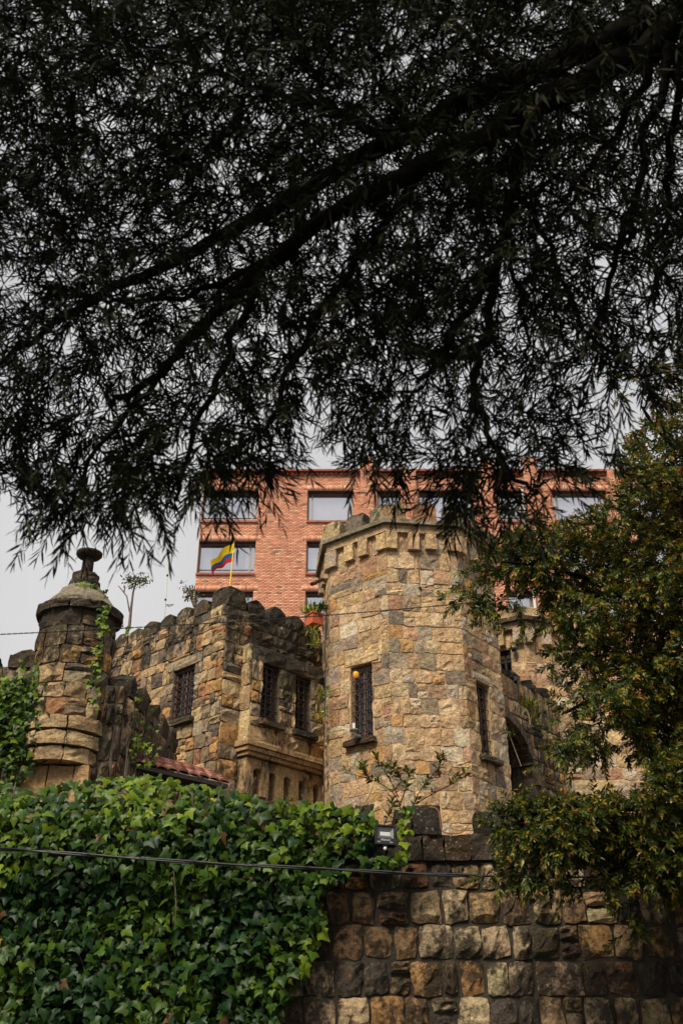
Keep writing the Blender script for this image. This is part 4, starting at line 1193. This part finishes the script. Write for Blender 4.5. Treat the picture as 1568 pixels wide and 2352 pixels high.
ivy_patch('thin ivy trail hanging down the right side of the round turret', [(245, 1392), (243, 1420), (238, 1460), (226, 1500), (222, 1540), (215, 1600), (212, 1640)], 11.88, 70, .04, (.045, .08), .4)
ivy_patch('sparse ivy trails on the ragged side wall beside turret', [(262, 1560), (285, 1630), (300, 1590), (330, 1680), (310, 1700), (350, 1740), (270, 1700), (240, 1740)], 12.6, 150, .12, (.04, .07), .4)
ivy_patch('small ivy sprigs on the dome of the round turret', [(190, 1342), (215, 1350), (246, 1364)], 11.9, 14, .04, (.05, .08), .6)
ivy_patch('small yellow green ivy sprig below the wing battlement', [(290, 1440), (294, 1455)], 16.9, 9, .04, (.05, .09), 1)
ivy_patch('ivy spray around and below the floodlight', [(856, 1972), (880, 1976), (912, 1982), (932, 1935), (925, 1890), (935, 1855), (950, 1862)], 8.68, 36, .025, (.07, .105), .45)
ivy_patch('ivy leaves on the battlement left of the floodlight', [(740, 1862), (770, 1858), (800, 1880), (820, 1905), (850, 1900), (780, 1925), (840, 1870)], 8.75, 95, .05, (.06, .1), .45)
def woody(name, sf): pass

# ------------------------------------------------------------------ tree growing
def resample(K, step=.12):
    K = np.array(K); out = [K[0]]
    for a, b in zip(K[:-1], K[1:]):
        n = max(1, int(np.linalg.norm(b-a)/step)); out += [a+(b-a)*(i+1)/n for i in range(n)]
    return np.array(out)
def smooth_path(K, it=2):
    K = np.array(K, float)
    for _ in range(it):
        Q = [K[0]]
        for a, b in zip(K[:-1], K[1:]): Q += [a*.75+b*.25, a*.25+b*.75]
        Q.append(K[-1]); K = np.array(Q)
    return K
def grow(limbs, targets, mbr, r_tip=.004, maxr=.02, sides=4, sag=.06, outward=None):
    """joins every target to the nearest wood grown so far; returns the direction in which each twig arrives"""
    nodes = [resample(K) for K in limbs]; N0 = np.concatenate(nodes)
    cap = len(N0)+len(targets)*6; N = np.zeros((cap, 3)); N[:len(N0)] = N0; cnt = len(N0)
    d0 = np.array([np.min(np.sum((N0-t)**2, 1)) for t in targets]); order = np.argsort(d0)
    dirs = np.zeros((len(targets), 3))
    for q in order:
        t = targets[q]; dd = np.sum((N[:cnt]-t)**2, 1); i = int(np.argmin(dd)); p = N[i]; L = math.sqrt(dd[i])
        if L < .02: dirs[q] = nr.normal(0, 1, 3); continue
        side = nr.normal(0, .10*L, 3); m1 = p+(t-p)*.35+side+np.array((0, 0, sag*L)); m2 = p+(t-p)*.7+side*.8+np.array((0, 0, sag*L*.9))
        r0 = min(maxr, r_tip+.010*L)
        mbr.tube([p, m1, m2, t], [r0, r0*.8, r0*.6, r_tip*.6], sides, caps=False)
        for nn in (m1, m2, t):
            if cnt < cap: N[cnt] = nn; cnt += 1
        dirs[q] = t-m2
    return dirs
def shoots(T, dirs, per, length, ang, droop, Lr, Wr, mbr, r=.0025, flat=0.0):
    """leafy shoots leaving every target; returns leaf bases, directions, normals"""
    P = []; D = []; N = []; L = []; A = []
    for t, d in zip(T, dirs):
        d = d/(np.linalg.norm(d)+1e-9)+nr.normal(0, .35, 3)+np.array((0, 0, droop)); d /= np.linalg.norm(d)
        n = int(per*nr.uniform(.7, 1.3)); ln = length*nr.uniform(.7, 1.25)
        a = np.cross(d, nr.normal(0, 1, 3)); a /= np.linalg.norm(a)+1e-9; b = np.cross(d, a)
        s = (np.arange(n)+nr.random(n))/n; ph = np.arange(n)*2.4+nr.uniform(0, 6)
        bend = np.array((0, 0, -1))*.18*ln
        pos = t+d*(s*ln)[:, None]+bend*(s**2)[:, None]
        rad = a*np.cos(ph)[:, None]+b*np.sin(ph)[:, None]
        th = ang*(1-.45*s)+nr.normal(0, .15, n)
        dr = d*np.cos(th)[:, None]+rad*np.sin(th)[:, None]+np.array((0, 0, -.12))
        P.append(pos); D.append(dr); N.append(np.cross(dr, rad)*nr.choice([-1, 1], (n, 1))*.0+nr.normal(0, .5, (n, 3))+d*.6+np.array((0, 0, .5)))
        L.append(nr.uniform(*Lr, n)*(1-.25*s)); A.append(s)
        mbr.tube([t, t+d*ln*.5+bend*.25, t+d*ln+bend], [r, r*.8, r*.4], 3, caps=False)
    P, D, N, L, A = map(np.concatenate, (P, D, N, L, A)); return P, D, N, L, L*nr.uniform(*Wr, len(L)), A

# overhead tree, rooted right of the viewer, out of the frame
def overhead_tree():
    base = np.array((3.1, 1.3, 0))
    root = thing('overhanging_tree', base, 'dark tree with narrow leaves whose branches overhang the whole top of the view', 'tree')
    fork = ptz(1700, -40, 4.2)
    tr = MB(); K = smooth_path([base, base+(0, .05, 1.5), (2.85, 1.3, 3.2), (2.5, 1.6, 4.6), fork]); tr.tube(K, [.25-.12*i/len(K) for i in range(len(K))], 12); tr.build('trunk', M['bark'], root, smooth=True)
    def Z(L): return [ptz(x, y, z) for x, y, z in L]
    limbs = {
     'a': (Z([(1700, -40, 4.2), (1568, 40, 4.2), (1400, 88, 4.2), (1180, 185, 4.3), (980, 280, 4.4), (800, 380, 4.6), (640, 470, 4.8), (500, 545, 5), (330, 640, 5.1), (190, 700, 5.1), (60, 790, 5.1), (-80, 880, 5.1)]), .084, .009),
     'b': (Z([(1640, -10, 4.2), (1500, 110, 4.1), (1350, 185, 4.0), (1210, 260, 3.9), (1100, 320, 3.9), (980, 372, 3.9), (860, 440, 3.9), (720, 530, 4), (600, 620, 4.1), (510, 700, 4.1), (430, 790, 4.0), (370, 860, 3.9), (250, 930, 3.8)]), .075, .012),
     'c': (Z([(1225, 255, 3.9), (1205, 340, 3.9), (1180, 430, 3.9), (1160, 520, 3.9), (1125, 620, 3.8), (1060, 730, 3.75), (1005, 820, 3.7), (960, 900, 3.6)]), .034, .008),
     'd': (Z([(1530, 90, 4.1), (1480, 180, 4.1), (1420, 290, 4.2), (1340, 420, 4.3), (1250, 560, 4.4)]), .028, .008),
     'e': (Z([(1540, 100, 4.0), (1500, 250, 4.0), (1460, 420, 4.0), (1430, 560, 4), (1390, 700, 4), (1330, 830, 3.9)]), .024, .008),
     'f': (Z([(1560, 110, 4.0), (1545, 250, 4.0), (1530, 400, 4.1), (1520, 560, 4.2), (1500, 700, 4.2)]), .022, .008),
     'g': (Z([(1135, 620, 3.8), (1110, 760, 3.8), (1085, 880, 3.8), (1110, 980, 3.8), (1165, 1070, 3.8), (1230, 1130, 3.8)]), .022, .007),
     'h': (Z([(980, 372, 3.9), (900, 500, 3.9), (800, 620, 3.9), (700, 760, 3.8), (650, 880, 3.7), (610, 1000, 3.6), (590, 1090, 3.5)]), .024, .006),
     'i': (Z([(640, 600, 4.1), (480, 660, 4.2), (330, 700, 4.3), (200, 690, 4.4), (60, 640, 4.5)]), .018, .006),
     'j': (Z([(600, 620, 4.1), (530, 800, 4), (470, 930, 3.9), (420, 1050, 3.8), (400, 1150, 3.7)]), .022, .006),
     'k': (Z([(370, 860, 3.9), (280, 960, 3.8), (200, 1080, 3.7), (150, 1180, 3.6)]), .014, .006),
     'l': (Z([(900, 320, 4.5), (760, 250, 4.7), (600, 200, 5), (400, 130, 5.2), (200, 60, 5.4)]), .026, .008),
     'm': (Z([(1180, 185, 4.3), (1080, 80, 4.5), (960, 10, 4.7), (850, -60, 4.9)]), .02, .008),
     'n': (Z([(1180, 430, 3.9), (1240, 520, 3.9), (1290, 640, 3.9), (1350, 760, 3.9), (1440, 850, 3.9)]), .014, .006),
     'o': (Z([(1175, 470, 3.9), (1170, 600, 3.95), (1200, 720, 4), (1210, 830, 4)]), .014, .006),
    }
    paths = []
    for k, (K, r0, r1) in limbs.items():
        K = smooth_path(K); paths.append(K); mb = MB(); n = len(K)
        K2 = K+rv(n, .012)
        K2[0] = K[0]
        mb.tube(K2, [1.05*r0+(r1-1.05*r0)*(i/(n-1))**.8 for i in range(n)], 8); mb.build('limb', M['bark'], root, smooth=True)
    poly = [(-420, -120), (2250, -120), (2250, 700), (1900, 800), (1690, 820), (1568, 850), (1500, 880), (1430, 905), (1370, 960), (1345, 1000), (1335, 1060), (1310, 1110), (1265, 1150), (1200, 1180), (1130, 1170), (1040, 1160), (1000, 1040), (960, 1060), (900, 1070), (850, 1060),
            (800, 990), (745, 950), (700, 915), (655, 960), (630, 1020), (600, 1080), (575, 1105), (520, 1110), (440, 1120), (340, 1150), (260, 1170), (190, 1195), (130, 1180), (60, 1120), (0, 1120), (-120, 1100), (-420, 1020)]
    n = 8000; x, y = sample_poly(poly, n)
    f = y/1176
    # gaps where the sky shows in the photograph
    gaps = [(45, 640, 70, 60, .75), (60, 860, 60, 90, .6), (20, 985, 60, 50, .3), (960, 60, 60, 40, .5), (960, 960, 90, 40, .6), (1180, 830, 90, 60, .55), (1330, 900, 110, 60, .6), (1440, 640, 60, 60, .55), (1520, 200, 60, 90, .8), (1370, 180, 60, 40, .5), (650, 800, 70, 30, .4),
            (300, 870, 60, 50, .4), (720, 900, 70, 40, .5), (1290, 1060, 60, 60, .5), (1530, 800, 60, 40, .5), (1400, 430, 60, 60, .4), (850, 560, 50, 40, .3), (500, 830, 60, 40, .4), (1130, 950, 60, 40, .4), (240, 1060, 50, 40, .3)]
    kp = np.ones(n)
    for (gx, gy, sx, sy, a) in gaps: kp *= 1-a*np.exp(-((x-gx)/sx)**2-((y-gy)/sy)**2)
    dens = np.interp(y, [0, 400, 800, 1000, 1200], [1, .93, .76, .68, .74]); kp *= dens
    kp *= np.where((x > 1250) & (y > 500), .85, 1)
    ok = nr.random(n) < kp; x, y = x[ok], y[ok]
    zc = nr.uniform(3.5, 5.9, len(x)); low = np.clip((y-850)/300, 0, 1); zc = zc*(1-low)+nr.uniform(3.3, 4.5, len(x))*low
    T = CAM+rays(x, y)*zc[:, None]
    # unseen crown added above and behind the viewer to shade the boughs in view
    m = 4200; U = np.stack([nr.uniform(-5.5, 5.5, m), nr.uniform(-5.0, 4.2, m), nr.uniform(5.5, 9.5, m)], 1)
    U = U[(U[:, 2] > 5.6+.9*U[:, 1].clip(0))]
    m = 1000; x2 = nr.uniform(-100, 1670, m); y2 = nr.uniform(-200, 700, m); U2 = CAM+rays(x2, y2)*nr.uniform(5.6, 8.5, m)[:, None]
    U = np.concatenate([U, U2[U2[:, 2] < 10.2]]); U = U[U[:, 2] < .3+1.28*(9-U[:, 1])]      # added crown cut back so the wall in front still gets light
    T = np.concatenate([T, U])
    br = MB(); dirs = grow(paths, T, br, r_tip=.0035, maxr=.013)
    P, D, N, L, Wd, A = shoots(T, dirs, 24, .23, .75, -.35, (.062, .110), (.088, .125), br, .0022)
    br.build('branches', M['bark'], root)['kind'] = 'stuff'
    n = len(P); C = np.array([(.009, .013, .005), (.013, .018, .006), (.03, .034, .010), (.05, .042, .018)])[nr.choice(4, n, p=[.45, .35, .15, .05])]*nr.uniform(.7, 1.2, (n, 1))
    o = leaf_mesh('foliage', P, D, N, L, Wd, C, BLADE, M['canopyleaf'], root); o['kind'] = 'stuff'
    print('canopy leaves', n)
overhead_tree()

def right_tree():
    base = np.array((5.2, 7.6, 0))
    root = thing('broadleaf_tree', base, 'glossy broadleaf tree with orange young leaves filling the right edge', 'tree')
    tr = MB(); K = smooth_path([base, (5.1, 7.6, 2), (4.8, 7.7, 4), (4.5, 7.9, 6), (4.3, 8.2, 8)]); tr.tube(K, [.2-.12*i/len(K) for i in range(len(K))], 10); tr.build('trunk', M['bark'], root, smooth=True)
    def Z(L): return [ptz(x, y, z) for x, y, z in L]
    tip = [(4.9, 7.65, 3.2), (4.8, 7.7, 4), (4.6, 7.8, 5.2), (4.5, 7.9, 6), (4.35, 8.1, 7.5)]
    limbs = [([tip[0]]+Z([(1568, 1900, 8.3), (1450, 1850, 8.0), (1340, 1845, 7.9), (1250, 1860, 7.8), (1180, 1890, 7.7)]), .05, .005),
             ([tip[0]]+Z([(1568, 2000, 7.8), (1470, 1980, 7.7), (1370, 2010, 7.6)]), .03, .006),
             ([tip[1]]+Z([(1568, 1700, 8.4), (1470, 1640, 8.3), (1370, 1600, 8.2), (1290, 1640, 8.1)]), .05, .008),
             ([tip[2]]+Z([(1568, 1450, 8.8), (1480, 1400, 8.8), (1380, 1340, 8.7), (1260, 1300, 8.6), (1150, 1290, 8.5)]), .05, .008),
             ([tip[3]]+Z([(1568, 1250, 9.3), (1470, 1180, 9.3), (1380, 1160, 9.2)]), .05, .008),
             ([tip[4]]+Z([(1568, 1050, 9.8), (1500, 980, 9.9), (1470, 930, 9.9)]), .04, .008)]
    paths = []
    for K, r0, r1 in limbs:
        K = smooth_path(K); paths.append(K); n = len(K); mb = MB(); mb.tube(K, [r0+(r1-r0)*i/(n-1) for i in range(n)], 7); mb.build('limb', M['bark'], root, smooth=True)
    dense = [(1700, 880), (1568, 900), (1530, 935), (1490, 965), (1440, 1030), (1425, 1090), (1410, 1150), (1320, 1200), (1230, 1215), (1160, 1235), (1145, 1280), (1170, 1330), (1220, 1365), (1270, 1400), (1300, 1440),
             (1310, 1500), (1330, 1560), (1390, 1620), (1420, 1660), (1460, 1700), (1500, 1760), (1470, 1820), (1380, 1835), (1280, 1840), (1190, 1835), (1150, 1860), (1125, 1890), (1150, 1930), (1230, 1960), (1330, 1985), (1440, 2010), (1500, 2040), (1568, 2060), (1700, 2060)]
    x, y = sample_poly(dense, 4400)
    extra = [(1100, 1385, 45, 14, 26), (1120, 1330, 25, 40, 30), (1285, 1480, 14, 40, 14), (1300, 1560, 20, 50, 16), (1300, 1690, 40, 20, 16), (1290, 1725, 30, 14, 12), (1370, 1720, 40, 30, 20), (1120, 1300, 15, 40, 14), (1230, 1430, 30, 12, 10),
             (1450, 2100, 10, 30, 12), (1290, 2030, 60, 10, 30), (1190, 2000, 30, 10, 20), (1480, 880, 30, 18, 25), (1545, 850, 30, 12, 25), (1360, 1650, 30, 30, 40)]
    ex = np.concatenate([nr.normal(a, c, n) for a, b, c, d, n in extra]); ey = np.concatenate([nr.normal(b, d, n) for a, b, c, d, n in extra])
    gaps = [(1440, 1150, 50, 25, .35), (1500, 950, 50, 20, .3), (1380, 1680, 60, 40, .4), (1330, 1760, 90, 30, .55), (1200, 1840, 60, 20, .3), (1170, 1330, 20, 30, .6), (1150, 1370, 25, 15, .6), (1290, 1560, 60, 120, .6)]
    kp = np.ones(len(x))
    for (gx, gy, sx, sy, a) in gaps: kp *= 1-a*np.exp(-((x-gx)/sx)**2-((y-gy)/sy)**2)
    ok = nr.random(len(x)) < kp; x = np.concatenate([x[ok], ex]); y = np.concatenate([y[ok], ey])
    # the far half of the crown, right of the frame round the trunk
    q = nr.normal(0, 1, (2600, 3)); q /= np.linalg.norm(q, axis=1, keepdims=True); q *= nr.uniform(.25, 1, (2600, 1))**.5
    side = np.array((5.3, 8.0, 5.9))+q*np.array((2.1, 1.5, 3.4)); rel = side-CAM; dep = rel[:, 1]*cos(TH)+rel[:, 2]*sin(TH)
    side = side[(rel[:, 0]/dep*FPX+784) > 1640]
    mid = np.interp(y, [850, 1200, 1500, 1800, 1950, 2100], [9.6, 9.0, 8.5, 7.9, 7.55, 7.5]); half = np.interp(y, [850, 1500, 1900, 2100], [1.0, 1.0, .6, .25])
    edge = np.clip((x-1080)/350, .3, 1)
    # the crown reads as leafy lobes: push whole clusters forward or back
    lobe = np.sin(x*.021+y*.008)*np.cos(y*.019-x*.004)
    zc = mid+half*(.5*lobe*edge+nr.uniform(-.6, .6, len(x))*edge)
    T = np.concatenate([CAM+rays(x, y)*zc[:, None], side])
    br = MB(); dirs = grow(paths, T, br, r_tip=.003, maxr=.015, sag=.03)
    dirs = dirs/(np.linalg.norm(dirs, axis=1, keepdims=True)+1e-9)+np.array((-.2, -.4, .1))
    P, D, N, L, Wd, A = shoots(T, dirs, 22, .16, 1.0, -.05, (.048, .082), (.30, .42), br, .002)
    br.build('branches', M['bark'], root)['kind'] = 'stuff'
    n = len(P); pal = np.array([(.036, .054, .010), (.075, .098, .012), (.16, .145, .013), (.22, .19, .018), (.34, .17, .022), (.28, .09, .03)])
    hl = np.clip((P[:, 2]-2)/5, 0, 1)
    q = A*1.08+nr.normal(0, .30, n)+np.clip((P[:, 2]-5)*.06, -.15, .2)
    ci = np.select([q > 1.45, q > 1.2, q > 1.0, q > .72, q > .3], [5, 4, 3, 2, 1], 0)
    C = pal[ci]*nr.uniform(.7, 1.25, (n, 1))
    D[:, 2] -= .25
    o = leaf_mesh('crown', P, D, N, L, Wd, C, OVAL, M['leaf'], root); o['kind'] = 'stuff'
    print('right leaves', n)
right_tree()

def shrub():
    Y = 9.6; b = np.array(pt(940, 1870, Y)); root = thing('shrub', b, 'thin leafy shrub with reddish tips in front of the tower foot', 'shrub')
    st = [[(922, 1880), (915, 1835), (885, 1805), (850, 1790), (808, 1778)], [(915, 1832), (890, 1780), (868, 1752)], [(918, 1850), (935, 1800), (940, 1775)], [(945, 1880), (950, 1840), (975, 1800), (1005, 1790)],
          [(975, 1800), (1012, 1760), (1008, 1745)], [(955, 1845), (1000, 1820), (1040, 1800), (1065, 1785)], [(905, 1815), (925, 1790), (900, 1770)], [(850, 1790), (832, 1770)], [(880, 1900), (892, 1870), (900, 1850)], [(925, 1885), (912, 1905), (905, 1920)]]
    mb = MB(); T = []; dr = []
    for s in st:
        K = [np.array(pt(x, y, Y+rng.uniform(-.05, .05))) for x, y in s]; K = smooth_path(K, 1); mb.tube(K, [.006-.004*i/len(K) for i in range(len(K))], 5)
        for k in (-1, len(K)*2//3, len(K)//2, len(K)//3):
            T.append(K[k]); dr.append(K[-1]-K[-2]+np.array((0, 0, .05)))
    P, D, N, L, Wd, A = shoots(T, dr, 9,   .10, 1.0, .3, (.06, .10), (.36, .46), mb, .002)
    mb.build('stem', M['bark'], root); n = len(P)
    C = np.array([(.07, .11, .018), (.13, .16, .02), (.20, .08, .035)])[nr.choice(3, n, p=[.45, .3, .25])]*nr.uniform(.8, 1.2, (n, 1))
    o = leaf_mesh('leaves', P, D, N, L, Wd, C, OVAL, M['leaf'], root); o['kind'] = 'stuff'
shrub()
